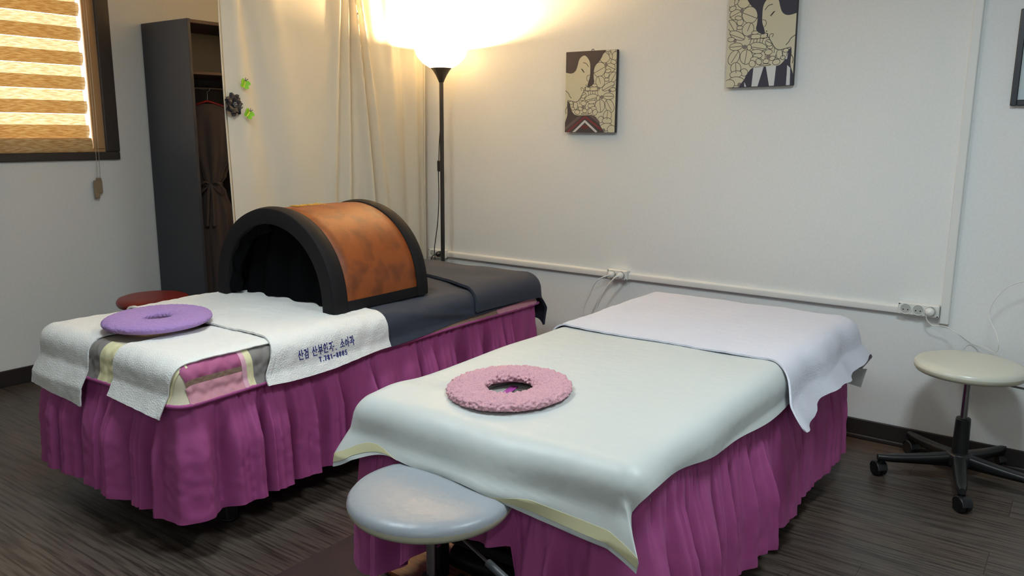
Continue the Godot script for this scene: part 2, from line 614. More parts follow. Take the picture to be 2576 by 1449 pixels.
func build_blind() -> void:
	var t := thing("roller_blind", "wood-look layered roller blind drawn down over the bright window", "blind")
	var zr := -2.236
	var zl := -0.80
	var x := WALL_X + 0.004
	# a band behind every cell and a bowed slat in front of its lower half
	var pitch := 0.1235
	var y := 1.246
	while y < 2.05:
		for part in 2:
			var h := 0.066 if part == 0 else pitch - 0.002
			var ze := zr if part == 0 else zr + 0.006
			var rows := []
			for i in 9:
				if true:
					var s := i / 8.0
					var bow := (0.011 * sin(PI * s) + 0.004 + 0.012 * s) if part == 0 else 0.006 * sin(PI * s) - 0.006
					var xx := x + bow
					rows.append([Vector3(xx, y + h * s, zl), Vector3(xx, y + h * s, lerpf(zl, ze, 0.5)), Vector3(xx, y + h * s, ze)])
			var mb := MB.new()
			mb.grid(rows)
			obj("slat" if part == 0 else "band", mb, M.blind, t)
		y += pitch
	var bar := MB.new()
	var prof := []
	for i in 16:
		var a := TAU * i / 16.0
		prof.append(Vector2(0.014 * cos(a), 0.039 * signf(sin(a)) * pow(absf(sin(a)), 0.6)))
	var rr := []
	for zz in [zl, zr - 0.008, zr - 0.012]:
		var r := []
		for p in prof:
			var sc := 1.0 if zz != zr - 0.012 else 0.7
			r.append(Vector3(x + 0.006 + p.x * sc, 1.207 + p.y * sc, zz))
		rr.append(r)
	bar.grid(rr, true)
	bar.poly(rr[2], Vector3(x, 1.207, zl))
	obj("bottom_rail", bar, M.rail, t)
	var head := MB.new()
	head.box(Vector3(x + 0.01, 2.085, (zl + zr) * 0.5), Vector3(0.06, 0.06, zl - zr + 0.02), 0.01)
	obj("head_box", head, M.rail, t)
	for i in 2:
		var c := MB.new()
		var a := at_x(236.0 + 6.0 * i, 300.0, WALL_X + 0.028)
		var e := at_x(245.0 + 8.0 * i, 449.0, WALL_X + 0.028)
		c.tube([Vector3(WALL_X + 0.028, 2.06, a.z), a, e], 0.0014, 6)
		obj("cord", c, M.cord, t)
	var wgt := MB.new()
	var p := at_x(247, 470, WALL_X + 0.028)
	wgt.box(p + Vector3(0, 0.0, 0.0), Vector3(0.012, 0.072, 0.046), 0.004)
	wgt.box(p + Vector3(0, -0.046, 0.008), Vector3(0.012, 0.03, 0.026), 0.003)
	wgt.box(p + Vector3(0, 0.04, -0.006), Vector3(0.012, 0.016, 0.028), 0.003)
	obj("cord_weight", wgt, mat(Color(0.56, 0.49, 0.40), 0.6), t)

func socket_strip(x0: float, x1: float, yc: float, n: int, label: String) -> Node3D:
	var t := thing("power_socket", label, "socket", "surface sockets along the cable duct")
	var d := 0.036
	var body := MB.new()
	body.box(Vector3((x0 + x1) * 0.5, yc, WALL_Z + d * 0.5), Vector3(x1 - x0, 0.05, d), 0.004)
	obj("body", body, M.white_plastic, t)
	var w := (x1 - x0 - 0.012) / n
	for k in n:
		var c := Vector3(x0 + 0.006 + w * (k + 0.5), yc, WALL_Z + d)
		var bs := Basis(Vector3(1, 0, 0), PI * 0.5)
		var r := MB.new()
		r.lathe([Vector2(0.0225, 0.0005), Vector2(0.0225, 0.0022), Vector2(0.0205, 0.0026), Vector2(0.0195, 0.0016), Vector2(0.019, 0.0007)], 24, c, bs)
		var o := obj("outlet", r, M.white_plastic, t)
		var f := MB.new()
		f.lathe([Vector2(0.0001, 0.0008), Vector2(0.0192, 0.0009)], 24, c, bs)
		obj("outlet_face", f, M.recess, o)
		for s in [-1.0, 1.0]:
			var h := MB.new()
			h.lathe([Vector2(0.0001, 0.0015), Vector2(0.0026, 0.0014), Vector2(0.0026, 0.0005)], 10, c + Vector3(s * 0.0085, -0.003, 0), bs)
			obj("pin_hole", h, M.hole, o)
	for s in [[x0 + 0.005, yc + 0.019], [x1 - 0.005, yc - 0.019]]:
		var h := MB.new()
		h.lathe([Vector2(0.0001, 0.0008), Vector2(0.0028, 0.0006), Vector2(0.0028, 0.0)], 10, Vector3(s[0], s[1], WALL_Z + d), Basis(Vector3(1, 0, 0), PI * 0.5))
		obj("screw", h, M.hole, t)
	return t

func plug(called: String, label: String, at: Vector3, m: Material, path: Array, r: float) -> void:
	var t := thing(called, label, "plug")
	var bs := Basis(Vector3(1, 0, 0), PI * 0.5)
	var b := MB.new()
	b.lathe([Vector2(0.0001, 0.0), Vector2(0.0175, 0.0), Vector2(0.0178, 0.012), Vector2(0.016, 0.022), Vector2(0.010, 0.028), Vector2(0.0001, 0.030)], 20, at, bs)
	obj("plug_body", b, m, t)
	var c := MB.new()
	var full := [at + Vector3(0, 0, 0.024)]
	full.append_array(path)
	c.tube(smooth_path(full, 6), r, 6)
	obj("cord", c, m, t)

func build_wall_things() -> void:
	# cable duct
	var prof := [Vector2(0, 0.018), Vector2(0.008, 0.018), Vector2(0.015, 0.015), Vector2(0.018, 0.009), Vector2(0.018, -0.011), Vector2(0.016, -0.0165), Vector2(0, -0.018)]
	var spans := [[-3.05, -1.97], [-1.862, -0.611]]
	for s in spans:
		var rows := []
		for xx in [s[0], s[1]]:
			var r := []
			for p in prof:
				r.append(Vector3(xx, 0.585 + p.y, WALL_Z + p.x))
			rows.append(r)
		var mb := MB.new()
		mb.grid(rows, false, false, null)
		var o := obj("cable_duct", mb, M.duct)
		tag(o, "white horizontal cable duct between the " + ("black-plugged socket and the double-plugged socket" if s[0] < -2.0 else "double-plugged socket and the three-outlet socket"), "cable duct")
	var v := MB.new()
	var vx0 := -0.459
	v.box(Vector3(vx0 + 0.0165, (0.548 + CEIL) * 0.5, WALL_Z + 0.010), Vector3(0.033, CEIL - 0.548, 0.02), 0.003)
	tag(obj("cable_duct", v, M.duct), "white vertical cable duct rising from the three-outlet socket to the ceiling", "cable duct")
	socket_strip(-3.178, -3.052, 0.585, 2, "double socket beside the floor lamp holding a black plug")
	socket_strip(-1.972, -1.860, 0.591, 2, "double socket with two white plugs between the two ducts")
	socket_strip(-0.613, -0.461, 0.597, 3, "three-outlet socket at the foot of the vertical duct")
	var zf := WALL_Z + 0.037
	# two white plugs in the middle socket
	plug("plug_cord", "white plug in the middle socket with a thin cord", Vector3(-1.941, 0.591, zf), M.white_plastic, [at_z(1502, 706, zf + 0.05), at_z(1482, 745, zf + 0.04), at_z(1468, 793, zf + 0.03), Vector3(-2.03, 0.2, zf + 0.02), Vector3(-2.05, 0.02, zf + 0.03)], 0.003)
	plug("plug_cord", "white plug in the middle socket with a thick cord", Vector3(-1.891, 0.591, zf), M.white_plastic, [at_z(1545, 700, zf + 0.04), at_z(1522, 730, zf + 0.035), at_z(1503, 768, zf + 0.03), at_z(1502, 790, zf + 0.03), Vector3(-1.97, 0.2, zf + 0.02), Vector3(-1.96, 0.02, zf + 0.03)], 0.0045)
	plug("plug_cord", "white plug in the three-outlet socket with a thin charging cord", Vector3(-0.493, 0.597, zf), M.white_plastic, [at_z(2330, 800, -3.545), at_z(2345, 818, -3.545), at_z(2380, 822, -3.53), at_z(2412, 842, -3.5), at_y(2440, 862, 0.487), at_y(2475, 874, 0.484), at_y(2505, 886, 0.484), at_z(2512, 868, -3.42), at_z(2505, 835, -3.46), at_z(2488, 795, -3.5), at_z(2502, 755, -3.5), at_z(2535, 722, -3.5), at_z(2576, 708, -3.5), at_z(2640, 700, -3.5), Vector3(0.12, 0.4, -3.52), Vector3(0.16, 0.02, -3.5)], 0.0017)

# ------------------------------------------------------------------ pictures
class Paint:
	var im: Image
	var w: int
	var h: int
	var mirror := false
	func _init(ww: int, hh: int, c: Color, mir: bool) -> void:
		w = ww
		h = hh
		mirror = mir
		im = Image.create(w, h, false, Image.FORMAT_RGB8)
		im.fill(c)
	func map(p: Vector2) -> Vector2:
		return Vector2((1.0 - p.x if mirror else p.x) * w, p.y * h)
	func curve(pts: Array, closed := false, steps := 8) -> Array:
		var out := []
		var m := pts.size()
		for i in (m if closed else m - 1):
			var a: Vector2 = pts[(i - 1 + m) % m] if closed else pts[maxi(i - 1, 0)]
			var b: Vector2 = pts[i]
			var c: Vector2 = pts[(i + 1) % m]
			var d: Vector2 = pts[(i + 2) % m] if closed else pts[mini(i + 2, m - 1)]
			for k in steps:
				out.append(b.cubic_interpolate(c, a, d, k / float(steps)))
		out.append(pts[0] if closed else pts[m - 1])
		return out
	func fill(pts: Array, c: Color) -> void:
		var q := []
		for p in pts:
			q.append(map(p))
		var lo := 1e9
		var hi := -1e9
		for p in q:
			lo = minf(lo, p.y)
			hi = maxf(hi, p.y)
		for y in range(maxi(0, int(lo)), mini(h, int(hi) + 1)):
			var xs := []
			var yy := y + 0.5
			for i in q.size():
				var a: Vector2 = q[i]
				var b: Vector2 = q[(i + 1) % q.size()]
				if (a.y <= yy) != (b.y <= yy):
					xs.append(a.x + (b.x - a.x) * (yy - a.y) / (b.y - a.y))
			xs.sort()
			for k in range(0, xs.size() - 1, 2):
				var x0 := maxi(0, int(round(xs[k])))
				var x1 := mini(w, int(round(xs[k + 1])))
				if x1 > x0:
					im.fill_rect(Rect2i(x0, y, x1 - x0, 1), c)
	func line(pts: Array, wid: float, c: Color) -> void:
		for i in pts.size() - 1:
			var a := map(pts[i])
			var b := map(pts[i + 1])
			var m := maxi(1, int(a.distance_to(b)))
			for k in m + 1:
				var p := a.lerp(b, k / float(m))
				var r := wid * 0.5
				im.fill_rect(Rect2i(int(p.x - r), int(p.y - r * 0.6), maxi(1, int(wid)), maxi(1, int(wid * 0.6))), c)
				im.fill_rect(Rect2i(int(p.x - r * 0.6), int(p.y - r), maxi(1, int(wid * 0.6)), maxi(1, int(wid))), c)
	func oval(c: Vector2, rx: float, ry: float, rot: float) -> Array:
		var out := []
		for k in 29:
			var a := TAU * k / 28.0
			var p := Vector2(rx * cos(a), ry * sin(a)).rotated(rot)
			out.append(c + Vector2(p.x / 728.0, p.y / 1170.0))
		return out

func pv(x: float, y: float) -> Vector2:
	var u := (x - 172.0) / 730.0
	return Vector2(u, (y - (200.0 - 50.0 * u)) / (1152.0 + 50.0 * u))

func pvs(a: Array) -> Array:
	var out := []
	for i in range(0, a.size(), 2):
		out.append(pv(a[i], a[i + 1]))
	return out

func painting(second: bool) -> ImageTexture:
	var cream := Color(0.765, 0.755, 0.665)
	var dark := Color(0.17, 0.18, 0.25) if second else Color(0.235, 0.21, 0.23)
	var ln := Color(0.11, 0.105, 0.12)
	var dot := Color(0.46, 0.43, 0.42)
	var p := Paint.new(560, 760, cream, second)
	# leaves and blossoms, as outlined shapes
	var ovals := [[740, 262, 72, 82, 0.2], [880, 245, 45, 66, 0.3], [665, 440, 84, 104, 0.15], [822, 412, 66, 64, 0.3], [858, 552, 54, 80, 0.4], [680, 618, 64, 84, -0.1], [796, 682, 96, 48, -0.55], [862, 726, 40, 28, 0.0], [805, 825, 74, 48, 0.05], [555, 850, 92, 50, -0.28], [684, 968, 70, 92, 0.05], [822, 965, 60, 96, -0.35], [796, 1105, 58, 74, 0.1], [700, 1165, 40, 48, 0.3], [792, 1185, 68, 46, 0.1], [780, 1275, 90, 56, -0.15], [860, 1310, 60, 60, 0.2], [590, 720, 70, 30, -0.05], [500, 722, 40, 32, 0.3], [600, 670, 38, 22, 0.0], [770, 515, 36, 44, 0.0], [772, 585, 34, 24, 0.0], [445, 930, 42, 34, 0.2], [400, 1010, 32, 26, 0.4], [466, 1040, 34, 30, 0.0], [505, 965, 28, 60, 0.2], [348, 992, 18, 32, 0.1], [325, 965, 34, 58, 0.0], [288, 1010, 24, 26, 0.0], [355, 1060, 40, 34, 0.3], [430, 865, 34, 24, -0.5], [445, 815, 34, 44, 0.5], [560, 965, 50, 32, 0.0], [590, 1005, 46, 30, -0.1], [615, 1060, 34, 44, 0.3], [545, 1040, 30, 40, 0.4], [570, 910, 60, 26, -0.1], [656, 850, 24, 36, 0.1], [260, 925, 30, 24, 0.2], [475, 1085, 60, 12, 0.0], [815, 230, 22, 60, -0.3], [860, 330, 40, 30, 0.5], [790, 460, 40, 26, -0.3]]
	for e in ovals:
		var o := p.oval(pv(e[0], e[1]), e[2], e[3], e[4])
		p.fill(o, cream)
		p.line(o, 4.6, ln)
	for e in [[585, 495, 745, 400], [760, 375, 890, 440], [835, 610, 895, 490], [655, 545, 685, 640], [715, 740, 880, 655], [735, 825, 870, 825], [470, 890, 635, 845], [680, 885, 700, 1060], [775, 890, 850, 1030], [800, 1040, 790, 1165], [705, 160, 800, 235], [820, 150, 805, 225], [890, 150, 880, 190], [450, 750, 670, 745], [505, 750, 520, 810], [540, 750, 545, 800], [572, 750, 578, 790], [610, 750, 612, 790], [640, 750, 655, 810], [380, 880, 385, 945], [300, 930, 290, 1000], [410, 830, 470, 790]]:
		p.line([pv(e[0], e[1]), pv(e[2], e[3])], 4.2, ln)
	for e in [[757, 372, 20, 30], [660, 710, 24, 20], [820, 748, 20, 20], [707, 838, 28, 28], [442, 985, 26, 26], [745, 1322, 26, 28]]:
		p.fill(p.oval(pv(e[0], e[1]), e[2], e[3], 0.0), dot)
	# face
	p.fill(p.curve(pvs([172, 480, 250, 500, 330, 450, 350, 360, 400, 262, 450, 242, 500, 285, 526, 360, 530, 480, 522, 560, 500, 640, 497, 685, 460, 705, 455, 745, 415, 815, 375, 885, 330, 912, 270, 900, 205, 890, 205, 1100, 172, 1150])), cream)
	p.line(p.curve(pvs([497, 685, 462, 702, 470, 722, 452, 745, 415, 815, 375, 885, 330, 912, 270, 902, 212, 890])), 5.0, ln)
	# hair
	p.fill(p.curve(pvs([165, 150, 708, 150, 706, 230, 660, 320, 605, 385, 583, 470, 585, 560, 592, 625, 560, 672, 520, 700, 495, 690, 508, 620, 526, 560, 532, 480, 527, 360, 500, 290, 450, 243, 400, 262, 365, 310, 345, 390, 322, 455, 285, 492, 235, 502, 165, 488])), dark)
	p.line(p.curve(pvs([428, 345, 470, 355, 505, 402])), 5.0, ln)
	p.fill(pvs([393, 430, 415, 435, 452, 482, 440, 485, 432, 465, 436, 498, 424, 470]), ln)
	p.line(p.curve(pvs([525, 520, 492, 535, 485, 580, 502, 612])), 4.6, ln)
	p.fill(p.oval(pv(477, 667), 9, 6, 0.0), ln)
	p.line(p.curve(pvs([412, 748, 402, 715, 420, 705, 442, 722, 438, 755])), 4.6, ln)
	p.line(p.curve(pvs([172, 750, 215, 785, 235, 825, 262, 858])), 5.5, ln)
	# dress
	var dress := p.curve(pvs([205, 890, 240, 935, 262, 1020, 300, 1080, 345, 1104, 450, 1106, 560, 1102, 620, 1120, 660, 1172, 690, 1240, 714, 1400, 150, 1400, 172, 1220, 205, 1100, 200, 960]))
	p.fill(dress, dark)
	if second:
		var wh := Color(0.77, 0.79, 0.80)
		for q in [[600, 1110, 488, 1104, 545, 1350, 612, 1350], [466, 1104, 355, 1104, 368, 1350, 420, 1350], [238, 1104, 205, 1140, 200, 1350, 240, 1350], [692, 1290, 668, 1350, 690, 1350, 694, 1300], [262, 1030, 236, 950, 244, 1030]]:
			p.fill(pvs(q), wh)
	else:
		p.line(pvs([150, 1330, 400, 1120]), 22.0, Color(0.36, 0.32, 0.32))
		p.line(pvs([560, 1110, 670, 1200]), 22.0, Color(0.36, 0.32, 0.32))
		p.line(pvs([200, 1360, 472, 1125, 710, 1310]), 15.0, Color(0.45, 0.16, 0.19))
		p.line(pvs([300, 1360, 470, 1190, 640, 1345]), 19.0, Color(0.75, 0.76, 0.77))
		p.line(pvs([440, 1275, 500, 1275]), 30.0, Color(0.36, 0.13, 0.15))
	p.line(p.curve(pvs([200, 985, 180, 1030, 186, 1085])), 5.0, ln)
	return ImageTexture.create_from_image(p.im)

func canvas(called: String, label: String, c: Vector3, w: float, h: float, tex: Texture2D, dark: Material, tilt: float) -> void:
	var t := thing(called, label, "picture")
	t.position = c
	t.rotation.z = tilt
	var b := MB.new()
	b.box(Vector3.ZERO, Vector3(w, h, 0.022), 0.0015)
	obj("stretcher", b, dark, t)
	var f := MB.new()
	var z := 0.0118
	f.v = PackedVector3Array([Vector3(-w * 0.498, h * 0.498, z), Vector3(w * 0.498, h * 0.498, z), Vector3(w * 0.498, -h * 0.498, z), Vector3(-w * 0.498, -h * 0.498, z)])
	f.n = PackedVector3Array([Vector3.BACK, Vector3.BACK, Vector3.BACK, Vector3.BACK])
	f.uv = PackedVector2Array([Vector2(0, 0), Vector2(1, 0), Vector2(1, 1), Vector2(0, 1)])
	f.idx = PackedInt32Array([0, 1, 2, 0, 2, 3])
	obj("painted_front", f, mat(Color.WHITE, 0.6, {"tex": tex}), t)
	var hk := MB.new()
	hk.tube([Vector3(-0.008, h * 0.5, -0.006), Vector3(-0.004, h * 0.5 + 0.009, -0.006), Vector3(0.004, h * 0.5 + 0.009, -0.006), Vector3(0.008, h * 0.5, -0.006)], 0.0016, 6)
	obj("hook", hk, M.metal_dark, t)

func build_pictures() -> void:
	var dark := mat(Color(0.15, 0.14, 0.15), 0.6)
	canvas("painting", "small canvas of a tilted face among flowers with a red and white chevron dress", Vector3(-2.102, 1.490, WALL_Z + 0.018), 0.288, 0.394, painting(false), dark, 0.0)
	canvas("painting", "canvas of a tilted face among flowers with a navy dress with white panels", Vector3(-1.259, 1.692, WALL_Z + 0.018), 0.296, 0.394, painting(true), dark, 0.012)
	var t := thing("framed_print", "pale print in a plain dark frame beside the vertical duct", "picture")
	t.position = Vector3(-0.06, 1.575, WALL_Z + 0.012)
	var fm := mat(Color(0.17, 0.18, 0.21), 0.4)
	var fr := MB.new()
	for s in [-1.0, 1.0]:
		fr.box(Vector3(s * 0.235, 0, 0), Vector3(0.022, 0.345, 0.022), 0.003)
		fr.box(Vector3(0, s * 0.1615, 0), Vector3(0.448, 0.022, 0.022), 0.003)
	obj("frame", fr, fm, t)
	var pr := MB.new()
	pr.box(Vector3(0, 0, -0.002), Vector3(0.45, 0.303, 0.006))
	obj("print", pr, mat(Color(0.74, 0.79, 0.80), 0.25), t)

# ------------------------------------------------------------------ lamp
func build_lamp() -> void:
	var t := thing("floor_lamp", "black uplighter floor lamp with glowing white bowl in the corner", "lamp")
	t.position = Vector3(-2.950, 0, -3.43)
	var b := MB.new()
	b.lathe([Vector2(0.0001, 0.0), Vector2(0.125, 0.0), Vector2(0.125, 0.012), Vector2(0.115, 0.022), Vector2(0.03, 0.03), Vector2(0.012, 0.04), Vector2(0.0001, 0.042)], 32, Vector3.ZERO)
	obj("base", b, M.lamp_black, t)
	var p := MB.new()
	p.lathe([Vector2(0.0115, 0.03), Vector2(0.0115, 1.57)], 14, Vector3.ZERO)
	obj("pole", p, M.lamp_black, t)
	var c := MB.new()
	c.lathe([Vector2(0.0001, 1.552), Vector2(0.013, 1.552), Vector2(0.018, 1.565), Vector2(0.030, 1.590), Vector2(0.044, 1.612), Vector2(0.058, 1.628), Vector2(0.055, 1.628), Vector2(0.040, 1.612), Vector2(0.0001, 1.600)], 32, Vector3.ZERO)
	obj("cup", c, M.lamp_black, t)
	var bowl := MB.new()
	bowl.lathe([Vector2(0.040, 1.617), Vector2(0.062, 1.630), Vector2(0.098, 1.652), Vector2(0.128, 1.685), Vector2(0.143, 1.728), Vector2(0.1415, 1.7295)], 40, Vector3.ZERO)
	obj("bowl", bowl, mat(Color(0.95, 0.94, 0.90), 0.4, {"back": Color(1, 0.98, 0.93)}), t)
	var bulb := MB.new()
	bulb.lathe([Vector2(0.0001, 1.632), Vector2(0.013, 1.635), Vector2(0.016, 1.655), Vector2(0.030, 1.682), Vector2(0.030, 1.702), Vector2(0.018, 1.718), Vector2(0.0001, 1.722)], 20, Vector3.ZERO)
	obj("bulb", bulb, mat(Color(1, 0.9, 0.75), 0.3, {"emit": Color(1, 0.80, 0.52), "glow": 12.0}), t)
	var l := OmniLight3D.new()
	l.name = "lamp_light"
	l.light_color = Color(1.0, 0.83, 0.60)
	l.light_energy = LAMP_ENERGY
	l.light_size = 0.025
	l.omni_range = 9.0
	l.omni_attenuation = 2.0
	l.shadow_enabled = true
	l.position = Vector3(0, 1.695, 0)
	t.add_child(l)
	# cord with its switch, down to the plug
	var z := -3.47
	var pts := [Vector3(-2.960, 1.375, -3.432), at_z(1108, 315, z), at_z(1105, 360, z), at_z(1104, 400, z), at_z(1103, 432, z), at_z(1104, 500, z), at_z(1101, 560, z), at_z(1096, 600, -3.49), at_z(1093, 625, -3.51), at_z(1094, 640, -3.52), at_z(1094, 662, -3.5), Vector3(-3.08, 0.40, -3.5), Vector3(-3.09, 0.38, -3.51), Vector3(-3.12, 0.46, -3.52), at_z(1086, 648, -3.53), Vector3(-3.085, 0.587, -3.535)]
	for i in pts.size():
		pts[i] = pts[i] - t.position
	var cd := MB.new()
	cd.tube(smooth_path(pts, 6), 0.0026, 6)
	var co := obj("cord", cd, M.black, t)
	var sw := MB.new()
	var a: Vector3 = at_z(1104, 404, z) - t.position
	var e: Vector3 = at_z(1103, 431, z) - t.position
	sw.box((a + e) * 0.5, Vector3(0.017, 0.062, 0.014), 0.004)
	obj("switch", sw, M.black, co)
	var pg := MB.new()
	pg.lathe([Vector2(0.0001, 0.0), Vector2(0.0165, 0.0), Vector2(0.0170, 0.012), Vector2(0.015, 0.024), Vector2(0.008, 0.032), Vector2(0.0001, 0.034)], 20, Vector3(-3.086, 0.587, WALL_Z + 0.037) - t.position, Basis(Vector3(1, 0, 0), PI * 0.5))
	obj("plug", pg, M.black, co)

const LAMP_ENERGY := 3.2

# ------------------------------------------------------------------ curtain corner
func curtain_x(z: float, y: float) -> float:
	# ridges and valleys as lines in (z, y): [z at y=1.85, z at y=0.6, height, width]
	var o := 0.0
	var f := clampf((1.85 - y) / 1.25, -0.4, 1.4)
	for r in RIDGES:
		var zz: float = lerpf(r[0], r[1], f)
		var w: float = maxf(0.010, r[3] * (0.55 + 0.75 * maxf(f, 0.0)))
		var d: float = (z - zz) / w
		o += 1.3 * r[2] * (1.0 - r[4] * clampf(f, 0.0, 1.0)) * exp(-d * d)
	o += 0.006 * n2(z, y * 0.35, 230.0)
	return o

const RIDGES := [[-2.36, -2.55, -0.020, 0.06, 0.6], [-2.30, -2.36, 0.016, 0.07, 0.3], [-2.50, -2.70, 0.012, 0.10, 0.5], [-2.90, -2.80, 0.022, 0.035, 0.4], [-2.94, -2.86, -0.016, 0.025, 0.4], [-2.965, -2.93, 0.02, 0.022, 0.4], [-2.99, -2.98, -0.02, 0.020, 0.3], [-3.01, -3.12, 0.036, 0.026, 0.1], [-3.035, -3.18, -0.024, 0.024, 0.3], [-3.06, -3.27, 0.030, 0.030, 0.7], [-3.12, -3.32, -0.022, 0.045, 0.6], [-3.25, -3.34, 0.020, 0.05, 0.5], [-3.37, -3.42, -0.020, 0.03, 0.4], [-3.44, -3.46, 0.024, 0.035, 0.3], [-3.52, -3.52, -0.012, 0.03, 0.3]]

func build_curtain() -> void:
	var x := -3.175
	var t := thing("curtain", "long cream cotton curtain hanging in front of the dark wardrobe", "curtain")
	var rows := []
	for i in 121:
		var y := lerpf(2.29, 0.06, i / 120.0)
		var r := []
		for j in 181:
			var s := j / 180.0
			var z := lerpf(-2.222 - 0.02 * smoothstep(2.0, 0.3, y), -3.548, s)
			r.append(Vector3(x + curtain_x(z, y), y, z))
		rows.append(r)
	var mb := MB.new()
	mb.grid(rows)
	obj("panel", mb, M.curtain, t)
	for side in [[-2.222, 0.010], [-3.548, -0.010]]:
		var hem := []
		for i in 61:
			var y := lerpf(2.29, 0.06, i / 60.0)
			var z: float = side[0] - (0.02 * smoothstep(2.0, 0.3, y) if side[1] > 0 else 0.0)
			hem.append([Vector3(x + curtain_x(z, y) + 0.0018, y, z), Vector3(x + curtain_x(z - side[1], y) + 0.0018, y, z - side[1]), Vector3(x + curtain_x(z, y) - 0.0018, y, z)])
		var hb := MB.new()
		hb.grid(hem)
		obj("side_hem", hb, M.curtain, t)
	var rod := MB.new()
	rod.tube([Vector3(x, 2.315, -2.1), Vector3(x, 2.315, WALL_Z)], 0.012, 10)
	tag(obj("curtain_rail", rod, M.chrome), "thin metal rail under the ceiling that carries the cream curtain", "rail")
	# butterfly pins
	var green := mat(Color(0.50, 0.76, 0.10), 0.35)
	var yel := mat(Color(0.78, 0.80, 0.22), 0.4)
	var spots := [[606.0, 212.0, "green butterfly pin above the black flower on the curtain", -0.35], [616.0, 287.0, "green butterfly pin below the black flower on the curtain", -0.6]]
	for s in spots:
		var p := at_x(s[0], s[1], x + 0.012)
		p.x = x + curtain_x(p.z, p.y) + 0.016
		var bt := thing("butterfly_pin", s[2], "butterfly pin", "butterfly pins on the curtain")
		bt.position = p
		bt.rotation = Vector3(s[3], PI * 0.5, 0)
		bt.rotation = Vector3(0, PI * 0.5, s[3])
		bt.scale = Vector3.ONE * 1.2
		for sd in [-1.0, 1.0]:
			for lower in 2:
				var wg := MB.new()
				var top := []
				var low := []
				var c := Vector3(sd * 0.0095, 0.0075 if lower == 0 else -0.0075, 0.006)
				var rx := 0.0105 if lower == 0 else 0.0085
				var ry := 0.0095 if lower == 0 else 0.0080
				for k in 14:
					var a := TAU * k / 14.0
					var q := Vector3(rx * cos(a) * (1.0 + 0.12 * cos(3.0 * a)), ry * sin(a), 0)
					var lift: float = absf(c.x + q.x) * 0.35
					top.append(c + q + Vector3(0, 0, lift))
					low.append(c + q + Vector3(0, 0, lift - 0.0022))
				wg.grid([top, low], true)
				wg.poly(top, c - Vector3(0, 0, 1))
				wg.poly(low, c + Vector3(0, 0, 1))
				obj("wing", wg, green, bt)
		var bd := MB.new()
		bd.tube([Vector3(0, -0.013, 0.006), Vector3(0, -0.006, 0.007), Vector3(0, 0.011, 0.007)], 0.0028, 8)
		obj("body", bd, yel, bt)
		for sd in [-1.0, 1.0]:
			var an := MB.new()
			an.tube([Vector3(0, 0.011, 0.007), Vector3(sd * 0.003, 0.017, 0.010), Vector3(sd * 0.006, 0.022, 0.012)], 0.0011, 5)
			obj("antenna", an, M.black, bt)
		var sp := MB.new()
		sp.tube([Vector3(0, 0, -0.012), Vector3(0, 0, 0), Vector3(0, 0, 0.006)], 0.0012, 5)
		obj("pin", sp, M.chrome, bt)
	# black flower with a glittering middle
	var fp := at_x(588, 263, x + 0.02)
	fp.x = x + curtain_x(-2.235, fp.y) + 0.012
	var fl := thing("flower_brooch", "black fabric flower with a silver centre pinned at the curtain edge", "brooch")
	fl.position = fp
	fl.rotation = Vector3(0, PI * 0.5 + 0.16, 0)
	fl.scale = Vector3.ONE * 1.02
	var bm := mat(Color(0.085, 0.085, 0.11), 0.6)
	for ring in 2:
		for k in 7 - 2 * ring:
			var a := TAU * k / (7.0 - 2.0 * ring) + 0.3 * ring
			var pt := MB.new()
			var rws := []
			var len := 0.046 - 0.014 * ring
			for i in 7:
				var r := []
				var s := i / 6.0
				for j in 7:
					var w := (j / 6.0 - 0.5) * 2.0
					var wid := 0.021 * sin(PI * (0.12 + 0.76 * s))
					var q := Vector3(0.006 + len * s, w * wid, 0.006 * ring + 0.010 * sin(s * 2.2) + 0.004 * sin(w * 4.0 + k) * s)
					r.append(q.rotated(Vector3(0, 0, 1), a))
				rws.append(r)
			pt.grid(rws)
			obj("petal", pt, bm, fl)
	rng.seed = 77
	var silver := mat(Color(0.62, 0.62, 0.65), 0.3, {"metal": 0.8})
	var ct := MB.new()
	ct.lathe([Vector2(0.0001, 0.008), Vector2(0.012, 0.010), Vector2(0.012, 0.014), Vector2(0.0001, 0.016)], 14, Vector3.ZERO, Basis(Vector3(1, 0, 0), PI * 0.5))
	var cto := obj("centre", ct, bm, fl)
	for k in 7:
		var a := TAU * k / 6.0
		var rad := 0.0 if k == 6 else 0.008
		var st := MB.new()
		st.lathe([Vector2(0.0001, 0.013), Vector2(0.0035, 0.015), Vector2(0.0022, 0.019), Vector2(0.0001, 0.020)], 7, Vector3(rad * cos(a), rad * sin(a), 0.0), Basis(Vector3(1, 0, 0), PI * 0.5))
		obj("stone", st, silver, cto)

